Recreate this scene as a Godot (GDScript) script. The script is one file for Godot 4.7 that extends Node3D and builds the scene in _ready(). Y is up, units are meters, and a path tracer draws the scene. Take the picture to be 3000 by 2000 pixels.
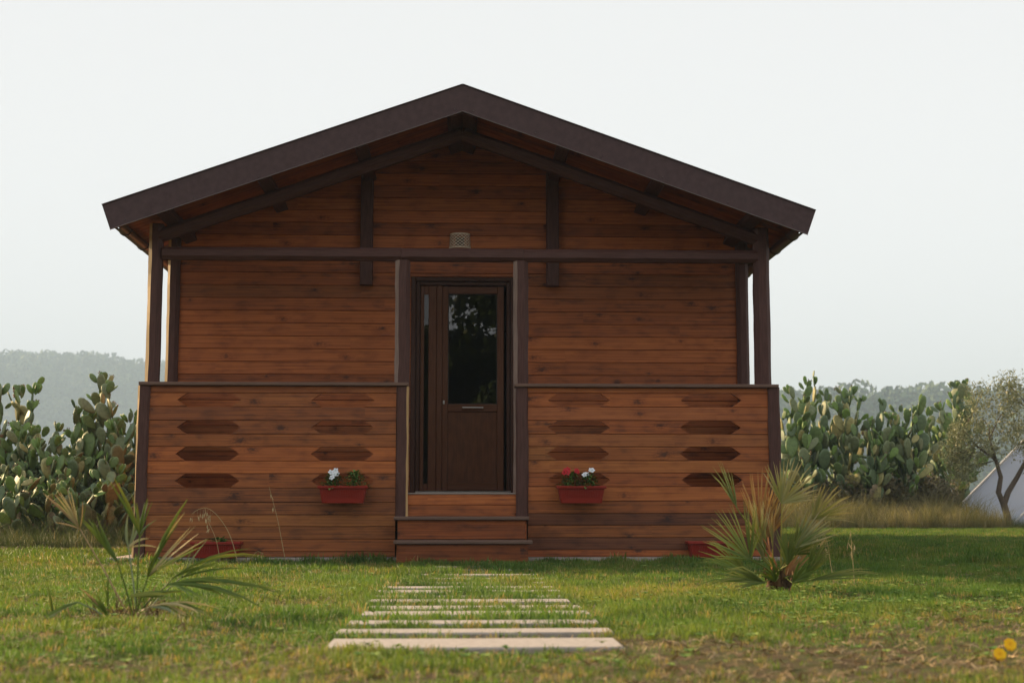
extends Node3D
# A timber cabin with a veranda on a lawn, prickly pears and hazy wooded hills behind it.
# z runs towards the viewer, the railing of the veranda stands at z = 0.

const CX := 0.03            # axis of the cabin
const SLOPE := 0.355        # rise of the roof per metre
const RIDGE := 4.155        # top of the fascia at the ridge
const WALL_Z := -1.05       # front face of the cabin wall
const BACK_Z := -14.0
const DECK_Y := 0.593

var M := {}                 # materials
var taken := {}
var rng := RandomNumberGenerator.new()
var noise_a := FastNoiseLite.new()
var noise_b := FastNoiseLite.new()
var noise_c := FastNoiseLite.new()

func _ready() -> void:
	rng.seed = 4711
	setup_view()
	noise_a.seed = 3; noise_a.frequency = 1.0; noise_a.fractal_octaves = 3
	noise_b.seed = 8; noise_b.frequency = 1.0; noise_b.fractal_octaves = 2
	noise_c.seed = 21; noise_c.frequency = 1.0; noise_c.fractal_octaves = 4
	make_materials()
	build_ground()
	build_hills()
	build_cabin()
	build_path()
	build_lamp()
	build_planters()
	build_tents()
	build_cacti()
	build_olive()
	build_palms()
	build_outside_trees()
	build_stalks()
	build_grass()

func setup_view() -> void:
	var cam := Camera3D.new()
	cam.name = "camera"
	add_child(cam)
	cam.position = Vector3(0, 0.46, 12.44)
	cam.rotation = Vector3(deg_to_rad(6.7066), deg_to_rad(-2.1839), 0)
	cam.near = 0.05
	cam.far = 6000.0
	var at := CameraAttributesPhysical.new()
	at.frustum_focal_length = 50.0
	at.frustum_focus_distance = 12.7
	at.exposure_aperture = 4.0
	at.frustum_near = 0.05
	at.frustum_far = 6000.0
	cam.attributes = at
	cam.fov = 26.99
	cam.current = true
	var e := Environment.new()
	e.background_mode = Environment.BG_SKY
	var sm := ProceduralSkyMaterial.new()
	sm.sky_top_color = lin(0.385, 0.385, 0.387)
	sm.sky_horizon_color = lin(0.565, 0.565, 0.57)
	sm.sky_curve = 0.2
	sm.ground_horizon_color = lin(0.6, 0.62, 0.6)
	sm.ground_bottom_color = lin(0.12, 0.13, 0.08)
	sm.sun_angle_max = 12.0
	var sk := Sky.new()
	sk.sky_material = sm
	e.sky = sk
	e.tonemap_mode = Environment.TONE_MAPPER_LINEAR
	e.tonemap_exposure = 2.25
	e.fog_enabled = true
	e.fog_density = 0.0007
	e.fog_light_color = Color(0.79, 0.90, 1.0)
	e.sdfgi_enabled = true
	e.ssao_enabled = true
	e.ssil_enabled = true
	var we := WorldEnvironment.new()
	we.name = "world_environment"
	we.environment = e
	add_child(we)
	var sun := DirectionalLight3D.new()
	sun.name = "sun"
	add_child(sun)
	var el := deg_to_rad(20.0)
	var az := deg_to_rad(38.0)
	var way := Vector3(cos(el) * cos(az), -sin(el), cos(el) * sin(az))
	sun.basis = Basis.looking_at(way, Vector3.UP)
	sun.light_energy = 1.6
	sun.light_color = Color(1.0, 0.86, 0.66)
	sun.light_angular_distance = 1.5
	sun.shadow_enabled = true

# ------------------------------------------------------------------ helpers
func lin(r: float, g: float, b: float) -> Color:
	return Color(r, g, b).linear_to_srgb()

func numbered(called: String) -> String:
	var n: int = taken.get(called, 0)
	taken[called] = n + 1
	return called if n == 0 else "%s_%03d" % [called, n]

func thing(called: String, label: String, category: String, at := Vector3.ZERO, group := "") -> Node3D:
	var o := Node3D.new()
	o.name = numbered(called)
	add_child(o)
	o.position = at
	tag(o, label, category, group)
	return o

func tag(o: Node3D, label: String, category: String, group := "") -> void:
	o.set_meta("label", label)
	o.set_meta("category", category)
	if group != "":
		o.set_meta("group", group)

func obj(called: String, mesh: Mesh, mat: Material, parent: Node = null) -> MeshInstance3D:
	var o := MeshInstance3D.new()
	o.name = called if parent else numbered(called)
	o.mesh = mesh
	o.material_override = mat
	(parent if parent else self).add_child(o, true)
	return o

func part_node(called: String, parent: Node) -> Node3D:
	var o := Node3D.new()
	o.name = called
	parent.add_child(o, true)
	return o

func begin() -> SurfaceTool:
	var st := SurfaceTool.new()
	st.begin(Mesh.PRIMITIVE_TRIANGLES)
	return st

func vert(st: SurfaceTool, p: Vector3, n: Vector3, uv: Vector2, c: Color) -> void:
	st.set_normal(n)
	st.set_uv(uv)
	st.set_color(c)
	st.add_vertex(p)

# a flat quad whose outside looks away from `inside`
func quad(st: SurfaceTool, a: Vector3, b: Vector3, c: Vector3, d: Vector3, inside: Vector3, uva := Vector2.ZERO, uvb := Vector2.ZERO, uvc := Vector2.ZERO, uvd := Vector2.ZERO, col := Color.WHITE) -> void:
	var n := (c - a).cross(d - b)
	if n.length_squared() < 1e-16:
		return
	n = n.normalized()
	if n.dot((a + b + c + d) * 0.25 - inside) < 0.0:
		n = -n
		vert(st, a, n, uva, col); vert(st, b, n, uvb, col); vert(st, c, n, uvc, col)
		vert(st, a, n, uva, col); vert(st, c, n, uvc, col); vert(st, d, n, uvd, col)
	else:
		vert(st, a, n, uva, col); vert(st, c, n, uvc, col); vert(st, b, n, uvb, col)
		vert(st, a, n, uva, col); vert(st, d, n, uvd, col); vert(st, c, n, uvc, col)

# box from corner to corner with chamfered edges along its longest side; wood runs along that side
func add_box(st: SurfaceTool, lo: Vector3, hi: Vector3, ch := 0.0, col := Color.WHITE) -> void:
	var s := hi - lo
	var c := (lo + hi) * 0.5
	var ax := 0
	if s.y > s.x and s.y >= s.z: ax = 1
	elif s.z > s.x and s.z > s.y: ax = 2
	var p0 := c
	var p1 := c
	p0[ax] = lo[ax]
	p1[ax] = hi[ax]
	var up := Vector3.UP if ax != 1 else Vector3.BACK
	var w: float
	var h: float
	if ax == 0: w = s.z; h = s.y
	elif ax == 1: w = s.x; h = s.z
	else: w = s.x; h = s.y
	add_beam(st, p0, p1, w, h, ch, up, 1, 0.0, 0.0, col)

# a bar with chamfered corners between two points, hewn unevenly where wob > 0
func add_beam(st: SurfaceTool, p0: Vector3, p1: Vector3, w: float, h: float, ch: float, up: Vector3, seg := 1, wob := 0.0, sd := 0.0, col := Color.WHITE, bare := [], bare_col := Color.WHITE) -> void:
	var d := (p1 - p0).normalized()
	var side := d.cross(up).normalized()
	var u2 := side.cross(d).normalized()
	var hw := w * 0.5
	var hh := h * 0.5
	var sec: Array[Vector2] = []
	if ch > 0.0:
		sec = [Vector2(-hw + ch, -hh), Vector2(hw - ch, -hh), Vector2(hw, -hh + ch), Vector2(hw, hh - ch), Vector2(hw - ch, hh), Vector2(-hw + ch, hh), Vector2(-hw, hh - ch), Vector2(-hw, -hh + ch)]
	else:
		sec = [Vector2(-hw, -hh), Vector2(hw, -hh), Vector2(hw, hh), Vector2(-hw, hh)]
	var n := sec.size()
	var rings: Array = []
	var length := p0.distance_to(p1)
	for i in seg + 1:
		var t := float(i) / seg
		var c := p0.lerp(p1, t)
		var ring: Array[Vector3] = []
		for k in n:
			var q := sec[k]
			var o := Vector2.ZERO
			if wob > 0.0:
				o = Vector2(noise_a.get_noise_3d(t * length * 2.6 + sd, k * 7.1, sd), noise_a.get_noise_3d(t * length * 2.6 + sd, k * 7.1 + 40.0, sd)) * wob
			ring.append(c + side * (q.x + o.x) + u2 * (q.y + o.y))
		rings.append(ring)
	var v0 := sd * 0.37
	for i in seg:
		var mid := p0.lerp(p1, (i + 0.5) / seg)
		var ua := length * i / seg * 0.4 + v0
		var ub := length * (i + 1) / seg * 0.4 + v0
		for k in n:
			var k2 := (k + 1) % n
			var va := float(k) / n + v0
			var vb := float(k + 1) / n + v0
			quad(st, rings[i][k], rings[i + 1][k], rings[i + 1][k2], rings[i][k2], mid, Vector2(ua, va), Vector2(ub, va), Vector2(ub, vb), Vector2(ua, vb), bare_col if k in bare else col)
	for e in 2:
		var r: Array = rings[0] if e == 0 else rings[seg]
		var inside := p0.lerp(p1, 0.5)
		for k in range(1, n - 1, 2):
			var k3 := mini(k + 2, n - 1)
			quad(st, r[0], r[k], r[k + 1], r[k3] if k + 2 < n else r[0], inside, Vector2(v0, 0.1), Vector2(v0 + 0.05, 0.1), Vector2(v0 + 0.05, 0.2), Vector2(v0, 0.2), col)

# a tapering round tube through points
func add_tube(st: SurfaceTool, pts: PackedVector3Array, rad: PackedFloat32Array, sides := 6, col := Color.WHITE, knob := 0.0) -> void:
	var rings: Array = []
	var prev := Vector3.RIGHT
	var run := 0.0
	for i in pts.size():
		var d := (pts[mini(i + 1, pts.size() - 1)] - pts[maxi(i - 1, 0)]).normalized()
		var a := (prev - d * prev.dot(d))
		if a.length() < 0.05:
			a = d.cross(Vector3.UP) if absf(d.y) < 0.9 else d.cross(Vector3.RIGHT)
		a = a.normalized()
		prev = a
		var b := d.cross(a)
		if i > 0: run += pts[i].distance_to(pts[i - 1])
		var ring: Array = []
		for k in sides:
			var t := TAU * k / sides
			var nn := a * cos(t) + b * sin(t)
			var r := rad[i]
			if knob > 0.0: r *= 1.0 + knob * noise_a.get_noise_3d(pts[i].x * 9.0 + k * 3.0, pts[i].y * 9.0, pts[i].z * 9.0)
			ring.append([pts[i] + nn * r, nn, Vector2(run * 0.7, float(k) / sides)])
		rings.append(ring)
	for i in pts.size() - 1:
		for k in sides:
			var k2 := (k + 1) % sides
			var q := [rings[i][k], rings[i][k2], rings[i + 1][k2], rings[i + 1][k]]
			for j in [0, 2, 1, 0, 3, 2]:
				vert(st, q[j][0], q[j][1], q[j][2], col)

# a leaf blade: a ribbon that narrows to its tip, folded a little along the middle
func add_blade(st: SurfaceTool, pts: Array, wid: Array, nrm: Vector3, cols: Array, fold := 0.25) -> void:
	var n := pts.size()
	var rows: Array = []
	for i in n:
		var d: Vector3 = (pts[mini(i + 1, n - 1)] - pts[maxi(i - 1, 0)]).normalized()
		var s := d.cross(nrm)
		if s.length() < 0.05: s = d.cross(Vector3(0.3, 0.2, 1.0))
		s = s.normalized()
		var up := s.cross(d).normalized()
		var w: float = wid[i] * 0.5
		rows.append([pts[i] - s * w + up * w * fold, pts[i], pts[i] + s * w + up * w * fold, (up - s * fold).normalized(), up, (up + s * fold).normalized()])
	for i in n - 1:
		var a: Array = rows[i]
		var b: Array = rows[i + 1]
		var c0: Color = cols[i]
		var c1: Color = cols[i + 1]
		for k in 2:
			vert(st, a[k], a[3 + k], Vector2.ZERO, c0); vert(st, b[k], b[3 + k], Vector2.ZERO, c1); vert(st, b[k + 1], b[4 + k], Vector2.ZERO, c1)
			vert(st, a[k], a[3 + k], Vector2.ZERO, c0); vert(st, b[k + 1], b[4 + k], Vector2.ZERO, c1); vert(st, a[k + 1], a[4 + k], Vector2.ZERO, c0)

# ------------------------------------------------------------------ materials
func mat(rough: float, albedo := Color.WHITE, vcol := false, tex: Texture2D = null, spec := 0.5) -> StandardMaterial3D:
	var m := StandardMaterial3D.new()
	m.albedo_color = albedo
	m.roughness = rough
	m.metallic_specular = spec
	m.vertex_color_use_as_albedo = vcol
	m.albedo_texture = tex
	m.cull_mode = BaseMaterial3D.CULL_DISABLED
	return m

func tex_of(w: int, h: int, f: Callable) -> ImageTexture:
	var data := PackedByteArray()
	data.resize(w * h * 3)
	var k := 0
	for y in h:
		for x in w:
			var c: Color = f.call(x, y)
			c = c.linear_to_srgb()
			data[k] = clampi(int(c.r * 255.0), 0, 255)
			data[k + 1] = clampi(int(c.g * 255.0), 0, 255)
			data[k + 2] = clampi(int(c.b * 255.0), 0, 255)
			k += 3
	return ImageTexture.create_from_image(Image.create_from_data(w, h, false, Image.FORMAT_RGB8, data))

const ROWS := 16

# sixteen stained pine boards, one above the other
func board_texture() -> ImageTexture:
	var w := 1024
	var h := 512
	var rh := h / ROWS
	var knots: Array = []
	var tone: Array = []
	var r := RandomNumberGenerator.new()
	r.seed = 90
	for i in ROWS:
		var list: Array = []
		for k in r.randi_range(1, 4):
			list.append(Vector3(r.randf() * 2.6, r.randf_range(0.015, 0.105), r.randf_range(0.5, 1.1)))
		knots.append(list)
		tone.append(r.randf_range(-0.16, 0.16))
	var dark := Vector3(0.085, 0.026, 0.012)
	var mid := Vector3(0.305, 0.085, 0.023)
	var pale := Vector3(0.51, 0.160, 0.042)
	return tex_of(w, h, func(x: int, y: int) -> Color:
		var row := y / rh
		var xx := float(x) / w * 2.6
		var yy := float(y % rh) / rh * 0.12
		var yw := yy
		var core := 0.0
		for kn: Vector3 in knots[row]:
			var dx := (xx - kn.x) / (0.05 * kn.z)
			if absf(dx) > 3.0: continue
			var dy := (yy - kn.y) / (0.016 * kn.z)
			var q := exp(-(dx * dx * 0.5 + dy * dy * 0.25))
			yw += signf(dy) * q * 0.010 * kn.z
			var c2 := dx * dx * 9.0 + dy * dy * 2.2
			core = maxf(core, 0.5 * exp(-c2 * 0.45) + 0.5 * q * (0.6 + noise_c.get_noise_2d(xx * 30.0, yy * 60.0)))
		var off := row * 13.7
		var fine := noise_a.get_noise_2d(xx * 0.9 + off, yw * 300.0 + off)
		var ring := noise_b.get_noise_2d(xx * 0.9 + off * 2.0, yw * 75.0 + off)
		var blot := minf(0.15, noise_c.get_noise_2d(xx * 4.0 - off, yy * 11.0 + off) + 0.1)
		var v: float = 0.54 + 0.20 * fine + 0.32 * ring + 0.36 * blot + tone[row] - 0.75 * core
		v = clampf(v, 0.0, 1.0)
		var c := dark.lerp(mid, v * 2.0) if v < 0.5 else mid.lerp(pale, v * 2.0 - 1.0)
		return Color(c.x, c.y, c.z))

func make_materials() -> void:
	var bt := board_texture()
	M.board = mat(0.62, Color.WHITE, true, bt, 0.42)
	var grain := tex_of(256, 256, func(x: int, y: int) -> Color:
		var a := noise_a.get_noise_2d(x * 0.018, y * 0.55) * 0.5
		var b := noise_c.get_noise_2d(x * 0.05 + 50.0, y * 0.11) * 0.5
		var s := 0.80 + 0.45 * a + 0.5 * b
		return Color(s, s, s))
	M.timber = mat(0.55, Color.WHITE, true, grain, 0.32)
	M.timber.heightmap_enabled = true
	M.timber.heightmap_texture = grain
	M.timber.heightmap_scale = 0.25
	var speck := tex_of(256, 256, func(x: int, y: int) -> Color:
		var a := noise_c.get_noise_2d(x * 0.06, y * 0.06)
		var b := noise_a.get_noise_2d(x * 0.4, y * 0.4)
		var s := 0.86 + 0.20 * a + 0.16 * b
		return Color(s, s, s))
	M.fascia = mat(0.5, lin(0.082, 0.049, 0.050), false, speck, 0.32)
	M.fascia.uv1_triplanar = true
	M.fascia.uv1_scale = Vector3(0.8, 0.8, 0.8)
	M.trim = mat(0.4, lin(0.17, 0.14, 0.14))
	M.gutter = mat(0.4, lin(0.055, 0.035, 0.03))
	M.door = mat(0.42, lin(0.115, 0.043, 0.020), false, grain, 0.35)
	M.door_frame = mat(0.45, lin(0.062, 0.025, 0.016), false, grain, 0.35)
	var g := mat(0.0, Color(0.02, 0.02, 0.02, 0.06))
	g.transparency = BaseMaterial3D.TRANSPARENCY_ALPHA
	g.metallic_specular = 0.5
	M.glass = g
	M.gasket = mat(0.6, lin(0.008, 0.008, 0.008))
	M.steel = mat(0.3, lin(0.6, 0.6, 0.6))
	M.steel.metallic = 1.0
	M.inside = mat(0.9, lin(0.10, 0.07, 0.05))
	M.concrete = mat(0.9, lin(0.42, 0.36, 0.32), false, speck)
	M.concrete.uv1_triplanar = true
	M.concrete.uv1_scale = Vector3(2, 2, 2)
	M.slab = mat(0.85, lin(0.46, 0.40, 0.355), false, speck)
	M.slab.uv1_triplanar = true
	M.slab.uv1_world_triplanar = true
	M.slab.uv1_scale = Vector3(1.7, 1.7, 1.7)
	M.slab.heightmap_enabled = true
	M.slab.heightmap_texture = speck
	M.slab.heightmap_scale = 0.4
	M.clay = mat(0.7, lin(0.66, 0.54, 0.42), false, null, 0.4)
	M.plastic = mat(0.42, lin(0.23, 0.016, 0.009), false, null, 0.4)
	M.soil = mat(0.95, lin(0.05, 0.032, 0.02))
	M.leaf = leafy(0.45, 0.5)
	M.grass = leafy(0.55, 0.95)
	M.dry = leafy(0.8, 0.35)
	M.weed = leafy(0.8, 0.6)
	M.petal = leafy(0.7, 0.4)
	M.bark = mat(0.9, Color.WHITE, true, grain, 0.3)
	M.bark.heightmap_enabled = true
	M.bark.heightmap_texture = grain
	M.bark.heightmap_scale = 1.2
	M.canvas = mat(0.6, lin(0.80, 0.84, 0.92))
	M.canvas.backlight_enabled = true
	M.canvas.backlight = Color(0.55, 0.6, 0.7)
	M.pole = mat(0.4, lin(0.66, 0.66, 0.68))
	var cols := [Vector3(0.15, 0.25, 0.045), Vector3(0.125, 0.195, 0.055), Vector3(0.17, 0.205, 0.095), Vector3(0.11, 0.165, 0.075), Vector3(0.32, 0.295, 0.11), Vector3(0.28, 0.21, 0.125)]
	var pads := tex_of(128, 128, func(x: int, y: int) -> Color:
		# faint patches with rows of areoles
		var a := noise_c.get_noise_2d(x * 0.045, y * 0.045)
		var s := 0.92 + 0.35 * a
		var gx := fposmod(x / 12.8 + (0.5 if (y / 16) % 2 == 1 else 0.0), 1.0) - 0.5
		var gy := fposmod(y / 16.0, 1.0) - 0.5
		if gx * gx + gy * gy < 0.018: return Color(s * 1.9, s * 1.45, s * 1.5)
		return Color(s, s, s))
	M.pads = []
	for c: Vector3 in cols:
		var pm := mat(0.55, lin(c.x, c.y, c.z), false, pads, 0.45)
		M.pads.append(pm)
	M.fruit = mat(0.5, lin(0.16, 0.085, 0.045))
	M.crown_far = leafy(0.9, 0.2)
	var ground := tex_of(512, 512, func(x: int, y: int) -> Color:
		var a := noise_c.get_noise_2d(x * 0.021, y * 0.021)
		var b := noise_a.get_noise_2d(x * 0.16, y * 0.16)
		var c := noise_b.get_noise_2d(x * 0.7, y * 0.7)
		var k := clampf(0.5 + a * 0.9 + b * 0.5, 0.0, 1.0)
		var q := Vector3(0.10, 0.064, 0.038).lerp(Vector3(0.085, 0.095, 0.032), k) * (1.0 + 0.55 * c)
		return Color(q.x, q.y, q.z))
	M.ground = mat(0.95, Color.WHITE, false, ground, 0.2)
	M.ground.uv1_triplanar = true
	M.ground.uv1_world_triplanar = true
	M.ground.uv1_scale = Vector3(0.55, 0.55, 0.55)
	M.ground.heightmap_enabled = true
	M.ground.heightmap_texture = ground
	M.ground.heightmap_scale = 2.0
	M.hill = mat(0.95, lin(0.05, 0.075, 0.035), false, ground, 0.2)
	M.hill.uv1_triplanar = true
	M.hill.uv1_scale = Vector3(0.02, 0.02, 0.02)
	M.hill.albedo_texture = null

func leafy(rough: float, through: float) -> StandardMaterial3D:
	var m := mat(rough, Color.WHITE, true, null, 0.35)
	m.backlight_enabled = true
	m.backlight = Color(through, through, through * 0.7)
	return m

# ------------------------------------------------------------------ ground and hills
func ground_y(x: float, z: float) -> float:
	if z > 14.0 or z < -60.0 or absf(x) > 30.0:
		return 0.0
	var k := clampf((z - 0.6) / 1.5, 0.0, 1.0) * clampf((14.0 - z) / 3.0, 0.0, 1.0)
	if absf(x - CX) > 3.2: k = maxf(k, clampf((absf(x - CX) - 3.2) / 1.5, 0.0, 1.0) * clampf((30.0 - absf(x)) / 4.0, 0.0, 1.0))
	return k * 0.022 * noise_b.get_noise_2d(x * 0.9, z * 0.9)

func build_ground() -> void:
	var xs: Array = []
	var zs: Array = []
	var v := -2016.0
	while v < -32.5: xs.append(v); v += 248.0
	v = -32.0
	while v < -7.0: xs.append(v); v += 2.5
	while v < 7.01: xs.append(v); v += 0.2
	v = 9.5
	while v <= 32.0: xs.append(v); v += 2.5
	v = 280.0
	while v < 2100.0: xs.append(v); v += 248.0
	v = -2020.0
	while v < -61.0: zs.append(v); v += 280.0
	v = -60.0
	while v < -4.0: zs.append(v); v += 2.0
	while v < 14.01: zs.append(v); v += 0.2
	for q in [20.0, 40.0, 100.0]: zs.append(q)
	var st := begin()
	for i in xs.size():
		for j in zs.size():
			var x: float = xs[i]
			var z: float = zs[j]
			st.set_normal(Vector3(-(ground_y(x + 0.05, z) - ground_y(x - 0.05, z)) * 10.0, 1.0, -(ground_y(x, z + 0.05) - ground_y(x, z - 0.05)) * 10.0).normalized())
			st.set_uv(Vector2(x, z))
			st.add_vertex(Vector3(x, ground_y(x, z), z))
	var nz := zs.size()
	for i in xs.size() - 1:
		for j in nz - 1:
			var a := i * nz + j
			for k in [a, a + nz, a + nz + 1, a, a + nz + 1, a + 1]: st.add_index(k)
	obj("ground", st.commit(), M.ground).set_meta("kind", "structure")

func hill_profile(x: float, z: float, far: bool) -> float:
	if far:
		var k := clampf((-z - 1040.0) / 500.0, 0.0, 1.0)
		k = k * k * (3.0 - 2.0 * k)
		return k * (147.0 - maxf(0.0, (x + 430.0)) * 0.065 + 8.0 * noise_b.get_noise_2d(x * 0.0046, z * 0.0046)) - 0.5
	var q := clampf((-z - 480.0) / 240.0, 0.0, 1.0)
	q = q * q * (3.0 - 2.0 * q)
	return q * (50.0 - absf(x - 252.0) * 0.02 + 4.0 * noise_b.get_noise_2d(x * 0.0125, z * 0.0125)) - 0.5

func build_hills() -> void:
	var specs := [[true, -1010.0, 160.0, -1800.0, -1010.0, 39.0], [false, -40.0, 620.0, -930.0, -470.0, 21.0]]
	var clump := crown_mesh(77, 150, 0.2)
	for s: Array in specs:
		var st := begin()
		var nx := int((s[2] - s[1]) / s[5]) + 1
		var nz := int((s[4] - s[3]) / s[5]) + 1
		for i in nx:
			for j in nz:
				var x: float = s[1] + i * s[5]
				var z: float = s[3] + j * s[5]
				st.add_vertex(Vector3(x, hill_profile(x, z, s[0]), z))
		for i in nx - 1:
			for j in nz - 1:
				var a := i * nz + j
				for k in [a, a + nz, a + nz + 1, a, a + nz + 1, a + 1]: st.add_index(k)
		st.generate_normals()
		obj("hill", st.commit(), M.hill).set_meta("kind", "structure")
		# the wood that covers it
		var far: bool = s[0]
		var n := 6000 if far else 3000
		var mm := MultiMesh.new()
		mm.transform_format = MultiMesh.TRANSFORM_3D
		mm.use_colors = true
		mm.mesh = clump
		mm.instance_count = n
		for i in n:
			var x := rng.randf_range(-750.0, -180.0) if far else rng.randf_range(85.0, 440.0)
			var z := rng.randf_range(-1555.0, -1040.0) if far else rng.randf_range(-760.0, -480.0)
			var size := lerpf(6.0, 19.0, pow(rng.randf(), 1.8)) if far else lerpf(4.0, 13.0, pow(rng.randf(), 2.0))
			var b := Basis(Vector3.UP, rng.randf() * TAU).scaled(Vector3(size, size * rng.randf_range(0.7, 1.15), size))
			mm.set_instance_transform(i, Transform3D(b, Vector3(x, hill_profile(x, z, far) + size * 0.35, z)))
			var t := rng.randf()
			var c := Vector3(0.04, 0.075, 0.03).lerp(Vector3(0.12, 0.17, 0.06), t * t)
			mm.set_instance_color(i, Color(c.x, c.y, c.z))
		var o := MultiMeshInstance3D.new()
		o.name = numbered("woodland")
		o.multimesh = mm
		o.material_override = M.crown_far
		o.set_meta("kind", "stuff")
		tag(o, "hazy pale green wood on the distant hillside left of the cabin" if far else "bluish tree line on the lower hill behind the prickly pears and olive tree", "woodland")
		add_child(o)

# a crown of leaf clumps, about one metre in radius
func crown_mesh(sd: int, n: int, leaf: float) -> ArrayMesh:
	var r := RandomNumberGenerator.new()
	r.seed = sd
	var st := begin()
	for i in n:
		var d := Vector3(r.randfn(), r.randfn() * 0.9, r.randfn()).normalized() * pow(r.randf(), 0.4)
		d *= 1.0 + 0.25 * noise_a.get_noise_3d(d.x * 2.0, d.y * 2.0, d.z * 2.0)
		var nn := (d.normalized() + Vector3(r.randfn(), r.randfn(), r.randfn()) * 0.5).normalized()
		var a := nn.cross(Vector3(r.randfn(), r.randfn(), r.randfn())).normalized() * leaf * r.randf_range(0.5, 1.1)
		var b := nn.cross(a.normalized()) * leaf * r.randf_range(0.5, 1.1)
		var t := r.randf_range(0.75, 1.25)
		var c := Color(t, t, t)
		var p := [d - a, d - b * 0.7 + a * 0.3, d + a, d + b]
		for k in [0, 2, 1, 0, 3, 2]: vert(st, p[k], nn, Vector2.ZERO, c)
	return st.commit()

# ------------------------------------------------------------------ the cabin
const PAINT := Color(0.102, 0.048, 0.040)
const PALE_FACE := Color(0.30, 0.215, 0.18)  # lighter tone for left chamfer and left face of the middle porch posts
const RAW := Color(0.62, 0.40, 0.19)

# a tongue and groove board between y0 and y1; its ends follow xl(y) and xr(y)
func board_mesh(y0: float, y1: float, xl: Callable, xr: Callable, zb: float, zf: float, row: int, uoff: float, tint: Color, side := false) -> ArrayMesh:
	var st := begin()
	var g := 0.003
	var c := 0.0025
	var zg := zf - 0.012
	var e := 0.0003
	var ym := (y0 + y1) * 0.5
	var lev := [[y0 + e, zg], [y0 + g, zg], [y0 + g, zf - c], [y0 + g + c, zf], [ym, zf], [y1 - g - c, zf], [y1 - g, zf - c], [y1 - g, zg], [y1 - e, zg]]
	var place := func(x: float, y: float, z: float) -> Vector3:
		return Vector3(z, y, x) if side else Vector3(x, y, z)
	var uvs := func(x: float, y: float) -> Vector2:
		return Vector2(x / 2.6 + uoff, (row + 0.04 + 0.92 * (1.0 - (y - y0) / 0.1221 * 0.98)) / ROWS)
	for i in lev.size() - 1:
		var a: Array = lev[i]
		var b: Array = lev[i + 1]
		var la: float = xl.call(a[0])
		var lb: float = xl.call(b[0])
		var ra: float = xr.call(a[0])
		var rb: float = xr.call(b[0])
		var inside: Vector3 = place.call((la + ra) * 0.5, ym, (zb + zg) * 0.5)
		var faces := [
			[[la, a[0], a[1]], [ra, a[0], a[1]], [rb, b[0], b[1]], [lb, b[0], b[1]]],
			[[la, a[0], zb], [ra, a[0], zb], [rb, b[0], zb], [lb, b[0], zb]],
			[[la, a[0], zb], [la, a[0], a[1]], [lb, b[0], b[1]], [lb, b[0], zb]],
			[[ra, a[0], zb], [ra, a[0], a[1]], [rb, b[0], b[1]], [rb, b[0], zb]]]
		for k in 4:
			var f: Array = faces[k]
			var col := tint if k < 2 else Color(tint.r * 1.5, tint.g * 1.8, tint.b * 2.2)
			quad(st, place.call(f[0][0], f[0][1], f[0][2]), place.call(f[1][0], f[1][1], f[1][2]), place.call(f[2][0], f[2][1], f[2][2]), place.call(f[3][0], f[3][1], f[3][2]), inside, uvs.call(f[0][0], f[0][1]), uvs.call(f[1][0], f[1][1]), uvs.call(f[2][0], f[2][1]), uvs.call(f[3][0], f[3][1]), col)
	for k in [0, lev.size() - 1]:
		var q: Array = lev[k]
		var l: float = xl.call(q[0])
		var r: float = xr.call(q[0])
		quad(st, place.call(l, q[0], zb), place.call(r, q[0], zb), place.call(r, q[0], q[1]), place.call(l, q[0], q[1]), place.call((l + r) * 0.5, ym, (zb + zg) * 0.5), uvs.call(l, q[0]), uvs.call(r, q[0]), uvs.call(r, q[0] + 0.001), uvs.call(l, q[0] + 0.001), tint)
	return st.commit()

func tint_of(strength := 0.16, warm := 0.0) -> Color:
	var v := 1.0 + rng.randfn() * strength
	v = clampf(v, 0.6, 1.5)
	var h := rng.randfn() * 0.05 + warm
	return Color(v * (1.0 + h), v, v * (1.0 - h))

func beam_mesh(p0: Vector3, p1: Vector3, w: float, h: float, ch: float, wob := 0.006, up := Vector3.UP, bare := [], col := PAINT, bare_col := RAW) -> ArrayMesh:
	var st := begin()
	var length := p0.distance_to(p1)
	add_beam(st, p0, p1, w, h, ch, up, maxi(2, int(length / 0.11)) if wob > 0.0 else 1, wob, rng.randf() * 40.0, col, bare, bare_col)
	return st.commit()

func box_mesh(lo: Vector3, hi: Vector3, ch := 0.0, col := Color.WHITE) -> ArrayMesh:
	var st := begin()
	add_box(st, lo, hi, ch, col)
	return st.commit()

func roof_y(x: float) -> float:
	return RIDGE - SLOPE * absf(x - CX)

func build_cabin() -> void:
	var cabin := thing("cabin", "stained brown timber cabin with gabled roof, veranda railing and glazed door", "cabin")
	build_front_wall(cabin)
	build_shell(cabin)
	build_door(cabin)
	build_railing(cabin, true)
	build_railing(cabin, false)
	build_side_railing(cabin, -1.0)
	build_side_railing(cabin, 1.0)
	build_porch_frame(cabin)
	build_steps(cabin)
	build_roof(cabin)
	var base := obj("concrete_base", box_mesh(Vector3(-2.98, -0.10, BACK_Z - 0.15), Vector3(2.98, 0.045, 0.13), 0.006), M.concrete, cabin)
	base.set_meta("label", "pale concrete strip under the front boards")

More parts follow.
